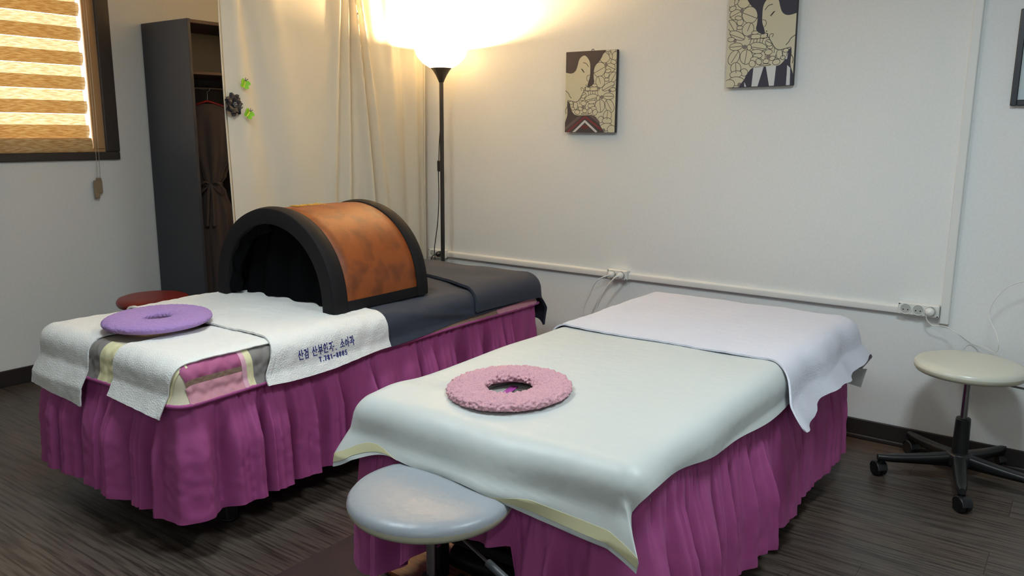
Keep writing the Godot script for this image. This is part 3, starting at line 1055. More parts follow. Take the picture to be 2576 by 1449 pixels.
func build_wardrobe() -> void:
	var t := thing("wardrobe", "tall open-fronted black wardrobe against the window wall", "wardrobe")
	var x0 := WALL_X + 0.014
	var x1 := -3.948
	var z0 := -2.575
	var z1 := -3.42
	var h := 1.862
	var cx := (x0 + x1) * 0.5
	var dx := x1 - x0
	for z in [z0 - 0.009, z1 + 0.009]:
		var s := MB.new()
		s.box(Vector3(cx, h * 0.5, z), Vector3(dx, h, 0.018), 0.0015)
		obj("side_panel", s, M.wardrobe, t)
	var mid := (z0 + z1) * 0.5
	var wid := z0 - z1 - 0.036
	for y in [h - 0.011, 1.59, 0.05]:
		var s := MB.new()
		s.box(Vector3(cx - 0.003, y, mid), Vector3(dx - 0.008, 0.018, wid), 0.0015)
		obj("top_panel" if y > 1.7 else "shelf", s, M.wardrobe_edge if y > 1.0 else M.wardrobe, t)
	var bk := MB.new()
	bk.box(Vector3(x0 + 0.004, h * 0.5, mid), Vector3(0.008, h - 0.02, wid))
	obj("back_panel", bk, M.wardrobe, t)
	var rod := MB.new()
	rod.tube([Vector3(cx + 0.02, 1.52, z0 - 0.018), Vector3(cx + 0.02, 1.52, z1 + 0.018)], 0.011, 10)
	obj("hanging_rod", rod, M.metal_dark, t)
	# hangers and clothes
	var red := mat(Color(0.55, 0.11, 0.10), 0.4)
	var rx := cx + 0.02
	for k in 2:
		var z := [-2.80, -3.05][k] as float
		var turn := [0.75, 0.55][k] as float
		var hg := thing("clothes_hanger", ["red plastic clothes hanger carrying the tied brown robe", "red plastic clothes hanger behind the tied robe"][k], "hanger", "red hangers in the wardrobe")
		hg.position = Vector3(rx, 1.52, z)
		hg.rotation.y = turn
		var b := MB.new()
		b.tube(smooth_path([Vector3(-0.19, -0.135, 0), Vector3(-0.16, -0.125, 0), Vector3(-0.02, -0.075, 0), Vector3(0.02, -0.075, 0), Vector3(0.16, -0.125, 0), Vector3(0.19, -0.135, 0)], 4), 0.006, 8)
		obj("arm", b, red, hg)
		var hk := MB.new()
		var arc := [Vector3(0, -0.075, 0), Vector3(0, -0.03, 0)]
		for i in 9:
			var a := -0.5 * PI + PI * 1.25 * i / 8.0
			arc.append(Vector3(0.016 * cos(a), -0.001 + 0.016 * sin(a), 0))
		hk.tube(arc, 0.0022, 6)
		obj("hook", hk, M.chrome, hg)
	var rb := thing("robe", "brown robe tied at the waist with a bow inside the wardrobe", "robe")
	rb.position = Vector3(rx, 0, -2.80)
	rb.rotation.y = 0.75
	var keys := [[1.435, 0.03, 0.022], [1.42, 0.10, 0.04], [1.39, 0.17, 0.05], [1.30, 0.155, 0.06], [1.15, 0.125, 0.06], [1.03, 0.07, 0.045], [0.985, 0.045, 0.04], [0.94, 0.065, 0.045], [0.80, 0.10, 0.055], [0.55, 0.115, 0.06], [0.32, 0.12, 0.06]]
	var rows := []
	for i in 61:
		var y := lerpf(1.435, 0.32, i / 60.0)
		var k := 0
		while k < keys.size() - 2 and keys[k + 1][0] > y:
			k += 1
		var f: float = (keys[k][0] - y) / (keys[k][0] - keys[k + 1][0])
		f = f * f * (3.0 - 2.0 * f)
		var w := lerpf(keys[k][1], keys[k + 1][1], f)
		var d := lerpf(keys[k][2], keys[k + 1][2], f)
		var r := []
		for j in 72:
			var a := TAU * j / 72.0
			var fold := 1.0 + (0.10 * sin(a * 9.0 + y * 2.0) + 0.06 * sin(a * 14.0 - y * 5.0)) * smoothstep(1.42, 1.2, y)
			r.append(Vector3(w * cos(a) * fold, y, d * sin(a) * fold))
		rows.append(r)
	var mb := MB.new()
	mb.grid(rows, true, false, null, true)
	obj("gown", mb, M.robe, rb)
	var sash := MB.new()
	var ring := []
	for k in 25:
		var a := TAU * k / 24.0
		ring.append(Vector3(0.05 * cos(a), 0.985 + 0.006 * sin(a * 2.0), 0.046 * sin(a)))
	sash.tube(ring, 0.008, 8)
	for s in [-1.0, 1.0]:
		sash.tube(smooth_path([Vector3(0, 0.985, 0.05), Vector3(s * 0.03, 1.0, 0.062), Vector3(s * 0.062, 0.975, 0.062), Vector3(s * 0.066, 0.935, 0.06), Vector3(s * 0.05, 0.94, 0.06), Vector3(s * 0.01, 0.98, 0.055)], 5), 0.006, 7)
		sash.tube(smooth_path([Vector3(0, 0.985, 0.052), Vector3(s * 0.012, 0.93, 0.066), Vector3(s * 0.018 - 0.01, 0.75, 0.072)], 5), 0.011, 7)
	obj("sash", sash, M.robe, rb)
	var jk := thing("jacket", "black jacket hanging behind the robe in the wardrobe", "jacket")
	jk.position = Vector3(rx, 0, -3.05)
	jk.rotation.y = 0.55
	rows = []
	for i in 31:
		var y := lerpf(1.435, 0.72, i / 30.0)
		var f := smoothstep(1.435, 1.36, y)
		var r := []
		for j in 48:
			var a := TAU * j / 48.0
			var fold := 1.0 + 0.06 * sin(a * 7.0 + y * 3.0) * smoothstep(1.4, 1.2, y)
			r.append(Vector3(lerpf(0.03, 0.20, f) * cos(a) * fold, y, lerpf(0.02, 0.06, f) * sin(a) * fold))
		rows.append(r)
	mb = MB.new()
	mb.grid(rows, true, false, null, true)
	obj("body", mb, M.jacket, jk)
	var lb := MB.new()
	lb.box(Vector3(-0.15, 1.03, 0.075), Vector3(0.018, 0.03, 0.002))
	obj("care_label", lb, mat(Color(0.80, 0.78, 0.66), 0.8), jk)

# ------------------------------------------------------------------ beds
const BED_L := {"cx": -2.572, "cz": -2.235, "hw": 0.428, "hl": 0.945, "top": 0.600, "rad": 0.045}
const BED_R := {"cx": -1.128, "cz": -2.325, "hw": 0.428, "hl": 0.905, "top": 0.600, "rad": 0.055}

func bed_frame(b: Dictionary, label: String, face_hole: Vector3) -> Node3D:
	var t := thing("massage_bed", label, "bed")
	t.position = Vector3(b.cx, 0, b.cz)
	# upholstered top with the face hole
	var top := CSGCombiner3D.new()
	top.name = "mattress"
	t.add_child(top)
	var bx := CSGMesh3D.new()
	bx.name = "pad"
	var mb := MB.new()
	mb.box(Vector3(0, 0.535, 0), Vector3(b.hw * 2.0 - 0.030, 0.118, b.hl * 2.0 - 0.030), 0.03)
	bx.mesh = closed(mb)
	bx.material = M.mattress
	top.add_child(bx)
	var cy := CSGCylinder3D.new()
	cy.name = "face_hole"
	cy.operation = CSGShape3D.OPERATION_SUBTRACTION
	cy.radius = 1.0
	cy.height = 0.3
	cy.sides = 32
	cy.scale = Vector3(face_hole.y, 1, face_hole.z)
	cy.position = Vector3(0.0 + face_hole.x, 0.53, b.hl - 0.275)
	cy.material = M.mattress
	top.add_child(cy)
	var fr := MB.new()
	for s in [-1.0, 1.0]:
		fr.box(Vector3(s * (b.hw - 0.06), 0.45, 0), Vector3(0.04, 0.05, b.hl * 2.0 - 0.1), 0.004)
		fr.box(Vector3(0, 0.45, s * (b.hl - 0.08)), Vector3(b.hw * 2.0 - 0.16, 0.05, 0.04), 0.004)
		fr.box(Vector3(0, 0.16, s * (b.hl - 0.22)), Vector3(b.hw * 2.0 - 0.28, 0.03, 0.03), 0.003)
	obj("frame", fr, M.metal_dark, t)
	for sx in [-1.0, 1.0]:
		for sz in [-1.0, 1.0]:
			var l := MB.new()
			l.box(Vector3(sx * (b.hw - 0.12), 0.2155, sz * (b.hl - 0.22)), Vector3(0.045, 0.425, 0.045), 0.004)
			l.lathe([Vector2(0.0001, 0.0), Vector2(0.03, 0.0), Vector2(0.03, 0.012), Vector2(0.0001, 0.014)], 14, Vector3(sx * (b.hw - 0.12), 0.0, sz * (b.hl - 0.22)))
			obj("leg", l, M.metal_dark, t)
	return t

# CSG needs shared corners
func closed(mb: MB) -> ArrayMesh:
	var st := SurfaceTool.new()
	st.begin(Mesh.PRIMITIVE_TRIANGLES)
	st.set_smooth_group(-1)
	for i in mb.idx:
		st.add_vertex(mb.v[i])
	st.generate_normals()
	return st.commit()

func ring_cushion(mb: MB, ro: float, ri: float, th: float, oval: float, fuzz: float) -> void:
	var rows := []
	var mid := (ro + ri) * 0.5
	var half := (ro - ri) * 0.5
	for k in 240:
		var a := TAU * k / 240.0
		var r := []
		for j in 48:
			var b := TAU * j / 48.0
			var cb := cos(b)
			var sb := sin(b)
			var e := 0.75
			var rr := mid + half * signf(cb) * pow(absf(cb), e)
			var y := th * 0.5 + th * 0.5 * signf(sb) * pow(absf(sb), 0.9)
			var nz := fuzz * fn.get_noise_3d(rr * cos(a) * 9000.0, y * 9000.0, rr * sin(a) * 9000.0)
			r.append(Vector3((rr + nz * cb) * cos(a), maxf(y + nz * maxf(sb, 0.0), 0.0), (rr + nz * cb) * sin(a) * oval))
		rows.append(r)
	mb.grid(rows, true, true)

func build_left_bed() -> void:
	var b := BED_L
	bed_frame(b, "treatment bed carrying the orange sauna dome", Vector3(0.0, 0.07, 0.09))
	# quilted pad with patchwork
	var qb := b.duplicate()
	qb.low = 0.486
	var q := thing("patchwork_quilt", "patchwork quilted pad under the towels of the dome bed", "quilt")
	var L := 0.045 * (PI * 0.5 - 1.0)
	var ov := 0.118 + 0.022
	var flat := func(u: float, v: float) -> Vector2: return Vector2(lerpf(-b.hw - ov + 0.045, b.hw + ov - 0.045, u), lerpf(b.hl + ov - 0.045, -b.hl - ov + 0.045, v))
	var base := cloth(qb, 80, 120, flat, 0.0, 0.006)
	obj("pad", base, mat(Color(0.80, 0.76, 0.66), 0.8), q)
	var puff := func(x: float, z: float) -> float: return 0.004 * absf(sin(x * 62.0)) * absf(sin(z * 48.0 + 0.5)) + 0.002 * n2(x, z, 3500.0)
	var e := b.hw as float
	var f := b.hl as float
	var grey := Color(0.50, 0.475, 0.46)
	var cream := Color(0.86, 0.83, 0.66)
	var pink := Color(0.79, 0.55, 0.60)
	var rose := Color(0.66, 0.34, 0.50)
	var tan := Color(0.55, 0.44, 0.37)
	var pale := Color(0.86, 0.66, 0.72)
	# [lx0, lx1, lz0, lz1, colour] in cloth coordinates
	var patches := [
		[e - 0.03, e + 0.020, f - 0.215, f - 0.012, rose], [e + 0.020, e + 0.036, f - 0.215, f - 0.010, tan], [e + 0.036, e + 0.094, f - 0.215, f + 0.0, pink],
		[e - 0.03, e + 0.094, f - 0.232, f - 0.215, pale], [e - 0.03, e + 0.094, f - 0.256, f - 0.232, cream], [e - 0.03, e + 0.094, f - 0.40, f - 0.256, grey],
		[-0.10, -0.005, f - 0.04, f + 0.094, grey], [-0.005, 0.13, f - 0.04, f + 0.094, cream], [e - 0.05, e - 0.012, f - 0.04, f + 0.094, cream], [-0.40, -0.10, f - 0.04, f + 0.094, pink], [0.13, e - 0.05, f - 0.04, f + 0.094, pink],
		[e - 0.03, e + 0.094, f - 0.62, f - 0.40, rose], [e - 0.03, e + 0.094, f - 0.84, f - 0.62, cream], [e - 0.03, e + 0.094, f - 1.1, f - 0.84, grey], [e - 0.03, e + 0.094, f - 1.55, f - 1.1, tan], [e - 0.03, e + 0.094, -f + 0.02, f - 1.55, pink]]
	for p in patches:
		var fl := func(u: float, v: float) -> Vector2: return Vector2(lerpf(p[0], p[1], u), lerpf(p[3], p[2], v))
		var nu := maxi(4, int((p[1] - p[0]) / 0.006))
		var nv := maxi(4, int((p[3] - p[2]) / 0.006))
		var edge := func(x: float, z: float) -> float:
			var m := minf(minf(x - p[0], p[1] - x), minf(z - p[2], p[3] - z))
			return puff.call(x, z) * clampf(m / 0.008, 0.0, 1.0)
		obj("patch", cloth(qb, nu, nv, fl, 0.006, 0.0025, edge), mat(p[4], 0.75, {"rim": 0.2}), q)
	# skirt
	var hem := func(_x: float, _z: float) -> float: return 0.118
	var sk := thing("bed_skirt", "purple gathered skirt round the dome bed", "bed skirt")
	obj("ruffle", skirt(b, 0.484, hem, 3.0, 0.034), M.skirt, sk)
	var pip := rect_path(b, 0.021, 0.02)
	var tp := []
	for p in pip:
		tp.append(Vector3(b.cx + p.x, 0.487 + 0.002 * sin(p.x * 9.0 + p.y * 7.0), b.cz + p.y))
	tp.append(tp[0])
	var pm := MB.new()
	pm.tube(tp, 0.0065, 8)
	obj("piping", pm, M.skirt, sk)

	# two hand towels over the head end
	var wr := func(x: float, z: float) -> float: return 0.0035 * n2(x, z, 500.0) + 0.0012 * n2(x, z, 2400.0)
	var t1 := cloth(b, 60, 80, func(u: float, v: float) -> Vector2: return Vector2(lerpf(-e - 0.03, -0.085 + 0.02 * v, u), lerpf(f - 0.40, f + 0.175 + 0.02 * (u - 0.5), v)), 0.011, 0.005, wr)
	tag(obj("hand_towel", t1, M.towel), "longer white hand towel hanging over the end of the dome bed", "towel", "hand towels at the head of the dome bed")
	var t2 := cloth(b, 60, 80, func(u: float, v: float) -> Vector2: return Vector2(lerpf(0.095, e - 0.018 - 0.004 * v, u), lerpf(f - 0.40, f + 0.115 + 0.015 * u, v)), 0.0135, 0.005, wr)
	tag(obj("hand_towel", t2, M.towel), "shorter white hand towel beside the bare patchwork on the dome bed", "towel", "hand towels at the head of the dome bed")
	# bath towel across, printed in blue
	var bt := thing("bath_towel", "white bath towel with blue print lying across the dome bed", "towel")
	var tz0 := b.cz as float
	var flat3 := func(u: float, v: float) -> Vector2:
		var lx := lerpf(-e - 0.10, e + 0.096 + 0.008 * sin(v * 5.0), u)
		var za: float = -1.625 - tz0 + 0.012 * sin(u * 6.0) + 0.05 * smoothstep(0.86, 1.0, u)
		return Vector2(lx, lerpf(za, -2.145 - tz0, v))
	var wr3 := func(x: float, z: float) -> float: return 0.004 * n2(x, z, 420.0) + 0.0016 * n2(x, z, 2200.0) + 0.0016 * exp(-pow((x - e - 0.0) / 0.006, 2.0)) * sin(z * 60.0)
	obj("cloth", cloth(b, 120, 80, flat3, 0.0200, 0.006, wr3), M.towel, bt)
	# folded border along its front edge
	var bord := cloth(b, 120, 4, func(u: float, v: float) -> Vector2:
		var p: Vector2 = flat3.call(u, 0.0)
		return p + Vector2(0, 0.004 - 0.014 * v), 0.0230, 0.006, wr3)
	obj("border", bord, M.towel, bt)
	obj("printed_lettering", lettering(b, wr3), M.ink, bt)

	# slate blankets
	var wb := func(x: float, z: float) -> float:
		var crease := 0.004 * exp(-pow((x - e - 0.03 + (z + 0.25) * 0.16) / 0.010, 2.0))
		return 0.004 * n2(x, z, 330.0) + 0.001 * n2(x, z, 1500.0) + crease
	var bl := cloth(b, 120, 110, func(u: float, v: float) -> Vector2: return Vector2(lerpf(-e - 0.06, e + 0.092 - 0.036 * v + 0.004 * sin(v * 9.0), u), lerpf(-2.04 - tz0, -f - 0.02, v)), 0.0115, 0.005, wb)
	tag(obj("blanket", bl, M.blanket), "slate grey blanket spread under the sauna dome and bath towel", "blanket")
	var wf := func(x: float, z: float) -> float: return 0.006 * n2(x, z + 9.0, 300.0) + 0.004 * absf(sin(z * 7.0 + x * 3.0))
	var fold := cloth(b, 120, 70, func(u: float, v: float) -> Vector2:
		var za := -2.83 - tz0 + 0.16 * smoothstep(0.45, 1.0, u) * (0.4 + 0.6 * u)
		return Vector2(lerpf(-e - 0.05, e + 0.052 + 0.02 * v * v, u), lerpf(za, -f - 0.19, v)), 0.021, 0.012, wf, 0.2)
	tag(obj("blanket", fold, M.blanket), "folded slate blanket hanging over the far corner of the dome bed", "blanket")
	# lavender face cushion
	var c := MB.new()
	ring_cushion(c, 0.178, 0.045, 0.038, 1.0, 0.002)
	var lc := obj("face_cushion", c, M.lavender)
	lc.position = Vector3(-2.598, 0.630, -1.505)
	lc.rotation.x = 0.02
	tag(lc, "lavender ring face cushion on the white hand towels", "cushion")

# strokes of the printed lettering, in a box one wide and one high
func glyph(ch: String) -> Array:
	match ch:
		"san": return [[0.28, 0.04, 0.24, 0.22, 0.04, 0.5], [0.24, 0.2, 0.44, 0.48], [0.7, 0.0, 0.7, 0.62], [0.7, 0.3, 0.95, 0.3], [0.2, 0.62, 0.2, 0.96, 0.86, 0.96]]
		"geom": return [[0.08, 0.08, 0.42, 0.08, 0.36, 0.34, 0.1, 0.52], [0.8, 0.0, 0.8, 0.56], [0.5, 0.26, 0.8, 0.26], [0.25, 0.64, 0.8, 0.64, 0.8, 0.97, 0.25, 0.97, 0.25, 0.64]]
		"bu": return [[0.24, 0.0, 0.24, 0.46, 0.76, 0.46, 0.76, 0.0], [0.24, 0.22, 0.76, 0.22], [0.02, 0.62, 0.98, 0.62], [0.5, 0.62, 0.5, 1.0]]
		"in": return [[0.28, 0.04, 0.1, 0.16, 0.1, 0.4, 0.28, 0.52, 0.46, 0.4, 0.46, 0.16, 0.28, 0.04], [0.78, 0.0, 0.78, 0.64], [0.22, 0.64, 0.22, 0.96, 0.84, 0.96]]
		"gwa": return [[0.08, 0.1, 0.48, 0.1, 0.44, 0.4], [0.26, 0.36, 0.26, 0.62], [0.02, 0.64, 0.58, 0.6], [0.74, 0.0, 0.74, 1.0], [0.74, 0.44, 0.98, 0.44]]
		"so": return [[0.5, 0.05, 0.46, 0.25, 0.14, 0.5], [0.48, 0.24, 0.84, 0.5], [0.5, 0.5, 0.5, 0.78], [0.02, 0.8, 0.98, 0.8]]
		"a": return [[0.28, 0.18, 0.08, 0.32, 0.08, 0.6, 0.28, 0.74, 0.48, 0.6, 0.48, 0.32, 0.28, 0.18], [0.74, 0.0, 0.74, 1.0], [0.74, 0.46, 0.98, 0.46]]
		".": return [[0.3, 0.9, 0.42, 0.98]]
		"T": return [[0.05, 0.05, 0.85, 0.05], [0.45, 0.05, 0.45, 1.0]]
		"7": return [[0.1, 0.05, 0.8, 0.05, 0.4, 1.0]]
		"8": return [[0.45, 0.48, 0.15, 0.25, 0.45, 0.02, 0.75, 0.25, 0.45, 0.48, 0.1, 0.74, 0.45, 1.0, 0.8, 0.74, 0.45, 0.48]]
		"1": return [[0.25, 0.2, 0.5, 0.02, 0.5, 1.0]]
		"-": return [[0.1, 0.5, 0.8, 0.5]]
		"5": return [[0.75, 0.03, 0.2, 0.03, 0.16, 0.45, 0.6, 0.42, 0.8, 0.7, 0.55, 0.98, 0.12, 0.9]]
	return []

func lettering(b: Dictionary, bumps) -> MB:
	var mb := MB.new()
	# cloth coordinates: reading direction is -z; up the cloth is -lx
	var lines := [[["san", "geom", " ", "san", "bu", "in", "gwa", ".", " ", "so", "a", "gwa"], -1.715, 0.030, 0.0215, 0.0275, 0.010], [["T", ".", "7", "8", "1", "-", "8", "8", "8", "5"], -1.800, 0.066, 0.0120, 0.0160, 0.003]]
	var off := 0.0268
	for ln in lines:
		var z: float = ln[1]
		var x0: float = b.hw + ln[2] - 0.012
		for ch in ln[0]:
			if ch == " ":
				z -= ln[3] * 0.55
				continue
			var adv: float = ln[3] * (0.6 if ch == "." else 1.0)
			for s in glyph(ch):
				var pts := []
				for i in range(0, s.size(), 2):
					pts.append(Vector2(x0 + s[i + 1] * ln[4] - (ln[1] - z) * ln[5], z - b.cz - s[i] * ln[3]))
				for i in pts.size() - 1:
					var p: Vector2 = pts[i]
					var q: Vector2 = pts[i + 1]
					var d := (q - p).normalized()
					var w := Vector2(-d.y, d.x) * 0.0016
					p -= d * 0.001
					q += d * 0.001
					var quad := []
					for k in [p + w, q + w, q - w, p - w]:
						quad.append(drape(b, k.x, k.y, off + bumps.call(k.x, k.y)))
					var low := []
					for k in [p + w, q + w, q - w, p - w]:
						low.append(drape(b, k.x, k.y, off + bumps.call(k.x, k.y) - 0.004))
					mb.poly(quad, Vector3(b.cx, 0.3, z))
					for k in 4:
						mb.poly([quad[k], quad[(k + 1) % 4], low[(k + 1) % 4], low[k]], (quad[0] + quad[2] + low[0] + low[2]) * 0.25)
			z -= adv * 1.12
	return mb

func build_dome() -> void:
	var t := thing("sauna_dome", "half-round sauna dome in mottled orange leather with black edges on the bed", "sauna dome")
	var cx := -2.595
	var y0 := 0.6245
	var a := 0.357
	var h := 0.368
	var za := -1.985
	var zb := -2.510
	var arch := func(th: float, off: float, z: float) -> Vector3:
		var c := cos(th)
		var s := sin(th)
		# slightly upright feet
		var k := 1.0 - 0.02 * pow(absf(c), 6.0)
		return Vector3(cx + (a * k + off) * c, y0 + (h + off) * pow(maxf(s, 0.0), 0.92), z)
	var sheet := func(z0: float, z1: float, o0: float, o1: float, t0: float, t1: float, bulge: float) -> MB:
		var rows := []
		var prof := []
		for i in 9:
			var s := i / 8.0
			prof.append([lerpf(z0, z1, s), o1 + bulge * sin(PI * s)])
		for i in 9:
			var s := i / 8.0
			prof.append([lerpf(z1, z0, s), o0])
		for p in prof:
			var r := []
			for j in 73:
				r.append(arch.call(lerpf(t0, t1, j / 72.0), p[1], p[0]))
			rows.append(r)
		var mb := MB.new()
		mb.grid(rows, false, true)
		for e in [0, 72]:
			var cap := []
			for r in rows:
				cap.append(r[e])
			mb.poly(cap, rows[0][36])
		return mb
	obj("leather_cover", sheet.call(za - 0.07, zb + 0.06, -0.03, 0.0, 0.075, PI - 0.075, 0.003), M.leather, t)
	obj("front_trim", sheet.call(za, za - 0.075, -0.055, 0.002, 0.0, PI, 0.008), M.trim, t)
	obj("rear_trim", sheet.call(zb + 0.065, zb, -0.05, 0.002, 0.0, PI, 0.008), M.trim, t)
	obj("lining", sheet.call(za - 0.07, zb + 0.06, -0.036, -0.031, 0.02, PI - 0.02, 0.0), M.black_matte, t)
	for s in 2:
		var t0 := 0.0 if s == 0 else PI - 0.085
		obj("base_trim", sheet.call(za - 0.072, zb + 0.062, -0.03, 0.004, t0, t0 + 0.085, 0.002), M.trim, t)
	# black cloth hung inside
	var rows := []
	for i in 25:
		var r := []
		var s := i / 24.0
		for j in 61:
			var u := j / 60.0
			var th := lerpf(PI - 0.02, 0.02, u)
			var top: Vector3 = arch.call(th, -0.058, za - 0.10)
			var yy := lerpf(top.y, y0 + 0.004, s)
			r.append(Vector3(top.x, yy, za - 0.11 + 0.014 * sin(u * 34.0 + 1.5 * sin(s * 2.0)) + 0.03 * s))
		rows.append(r)
	var mb := MB.new()
	mb.grid(rows)
	obj("inner_curtain", mb, M.black_matte, t)
	# side flap along the left edge of the mouth
	rows = []
	for i in 21:
		var r := []
		var s := i / 20.0
		var th := lerpf(PI - 0.02, PI * 0.56, s)
		for j in 7:
			var u := j / 6.0
			var p: Vector3 = arch.call(th, -0.05, za - 0.02)
			r.append(p + Vector3(u * (0.045 + 0.012 * sin(s * 17.0)), -0.03 * u * s, -0.02 * u + 0.006 * sin(s * 23.0 + u * 3.0)))
		rows.append(r)
	mb = MB.new()
	mb.grid(rows)
	obj("mouth_flap", mb, M.black_matte, t)
	var gold := mat(Color(0.75, 0.56, 0.14), 0.5)
	for k in 7:
		var g := MB.new()
		var p: Vector3 = arch.call(PI * 0.5 + 0.05, 0.0035, -2.13 - 0.022 * k)
		g.box(p, Vector3(0.05 + 0.012 * sin(k * 2.3), 0.003, 0.010), 0.001)
		obj("gold_mark", g, gold, t)

func build_right_bed() -> void:
	var b := BED_R
	var e := b.hw as float
	var f := b.hl as float
	var bed := bed_frame(b, "treatment bed under the smooth off-white cover", Vector3(-0.075, 0.062, 0.085))
	var st := MB.new()
	var s0 := at_y(1246, 1010, 0.597) - bed.position
	var s1 := at_y(1292, 974, 0.597) - bed.position
	st.box((s0 + s1) * 0.5, Vector3(0.022, 0.003, s0.distance_to(s1) + 0.02), 0.001, Basis.looking_at(s1 - s0))
	obj("strap", st, mat(Color(0.62, 0.24, 0.56), 0.7), bed)
	var tray := MB.new()
	tray.box(Vector3(-0.05, 0.428, f - 0.30), Vector3(0.34, 0.012, 0.3), 0.002)
	obj("under_board", tray, mat(Color(0.42, 0.40, 0.40), 0.7), bed)
	# skirt: drawn up in the middle of the near end
	var hem := func(x: float, z: float) -> float:
		if z > f - 0.06:
			if x > 0.135:
				return 0.100
			return 0.125 + 0.225 * smoothstep(-0.36, 0.03, x) * (1.0 - smoothstep(0.115, 0.135, x))
		return 0.106
	var sk := thing("bed_skirt", "purple gathered skirt round the bed with the off-white cover", "bed skirt")
	obj("ruffle", skirt(b, 0.578, hem, 17.0, 0.036, -0.010, 0.21), M.skirt, sk)
	# smooth cover
	var cv := thing("bed_cover", "smooth off-white leatherette cover with a pale yellow hem band", "bed cover")
	var flat := func(u: float, v: float) -> Vector2:
		var lx := lerpf(-e - 0.072, e + 0.014 + 0.066 * smoothstep(0.0, 0.46, v) + 0.004 * sin(v * 30.0) * (1.0 - v), u)
		var front: float = f + 0.092 + 0.058 * (1.0 - smoothstep(0.0, 0.28, u)) + 0.050 * smoothstep(0.5, 1.0, u) + 0.004 * sin(u * 19.0)
		return Vector2(lx, lerpf(front, -f - 0.07, v))
	var wr := func(x: float, z: float) -> float:
		var o := 0.004 * n2(x, z, 260.0)
		var over := maxf(z - f + 0.03, 0.0)
		o += over * 0.16 * (sin(x * 11.0 + 0.6) + 0.5 * sin(x * 23.0)) * 0.5
		o += 0.22 * over * exp(-pow((x + 0.05) / 0.3, 2.0)) - 1.1 * maxf(z - f - 0.085, 0.0) * exp(-pow((x - 0.02) / 0.22, 2.0))
		var so := maxf(x - e + 0.03, 0.0)
		o += so * 0.10 * sin(z * 16.0) * smoothstep(f - 0.7, f, z)
		o += 0.010 * exp(-pow((z - f + 0.16 + x * 0.05) / 0.07, 2.0)) * exp(-pow((x + 0.25) / 0.25, 2.0))
		return o
	var hx := -0.078
	var hz := f - 0.275
	var nu := 150
	var nv := 220
	var skip := func(i: int, j: int) -> bool:
		var p: Vector2 = flat.call((j + 0.5) / nu, (i + 0.5) / nv)
		return pow((p.x - hx) / 0.088, 2.0) + pow((p.y - hz) / 0.108, 2.0) < 1.0
	obj("sheet", cloth(b, nu, nv, flat, 0.004, 0.0022, wr, 0.75, skip), M.cover, cv)
	# its far corner sticks out stiffly from under the towel
	var fc := [at_z(2070, 935, -3.10), at_z(2125, 926, -3.20), at_z(2184, 929, -3.26), at_z(2076, 962, -3.10), at_z(2118, 960, -3.20), at_z(2164, 974, -3.25)]
	var fr := []
	for i in 5:
		var r := []
		for j in 13:
			var u := j / 6.0
			var k := mini(int(u), 1)
			var p: Vector3 = fc[k].lerp(fc[k + 1], u - k).lerp(fc[3 + k].lerp(fc[4 + k], u - k), i / 4.0)
			r.append(p + Vector3(0.004, 0, 0.004) * sin(u * 2.4 + i * 0.6))
		fr.append(r)
	var fm := MB.new()
	fm.grid(fr)
	obj("corner_flap", fm, M.cover, cv)
	for part in [[0.0, 0.30], [0.60, 1.0]]:
		var band := cloth(b, 70, 6, func(u: float, v: float) -> Vector2:
			var p: Vector2 = flat.call(lerpf(part[0], part[1], u), 0.0)
			var w := smoothstep(0.0, 0.35, u) if part[0] > 0.0 else 1.0 - smoothstep(0.5, 1.0, u)
			return p - Vector2(0, (0.012 + 0.024 * v) * w), 0.0060, 0.0012, wr, 0.75)
		obj("hem_band", band, M.hem, cv)
	# white flannel towel over the foot half
	var z0 := b.cz as float
	var wt := func(x: float, z: float) -> float:
		var so := maxf(x - e + 0.04, 0.0)
		return 0.003 * n2(x, z, 420.0) + 0.001 * n2(x, z, 1800.0) + so * 0.11 * (1.3 + sin(z * 14.0 + 1.0) + 0.4 * sin(z * 31.0)) + 0.4 * so * so
	var tw := cloth(b, 130, 110, func(u: float, v: float) -> Vector2:
		return Vector2(lerpf(-e - 0.03, e + 0.118 - 0.012 * v + 0.012 * sin(v * 13.0), u), lerpf(-2.425 - z0 + 0.012 * sin(u * 4.0) + 0.16 * smoothstep(0.80, 1.0, u), -f - 0.14, v)), 0.0095, 0.006, wt, 0.02)
	tag(obj("bed_towel", tw, M.flannel), "white flannel towel across the foot of the off-white covered bed", "towel")
	# pink ring
	var c := MB.new()
	ring_cushion(c, 0.162, 0.062, 0.030, 1.13, 0.006)
	var pc := obj("face_cushion", c, M.pink)
	pc.position = Vector3(-1.222, 0.6075, -1.690)
	pc.rotation.y = 0.12
	tag(pc, "fluffy pink ring face cushion on the off-white cover", "cushion")

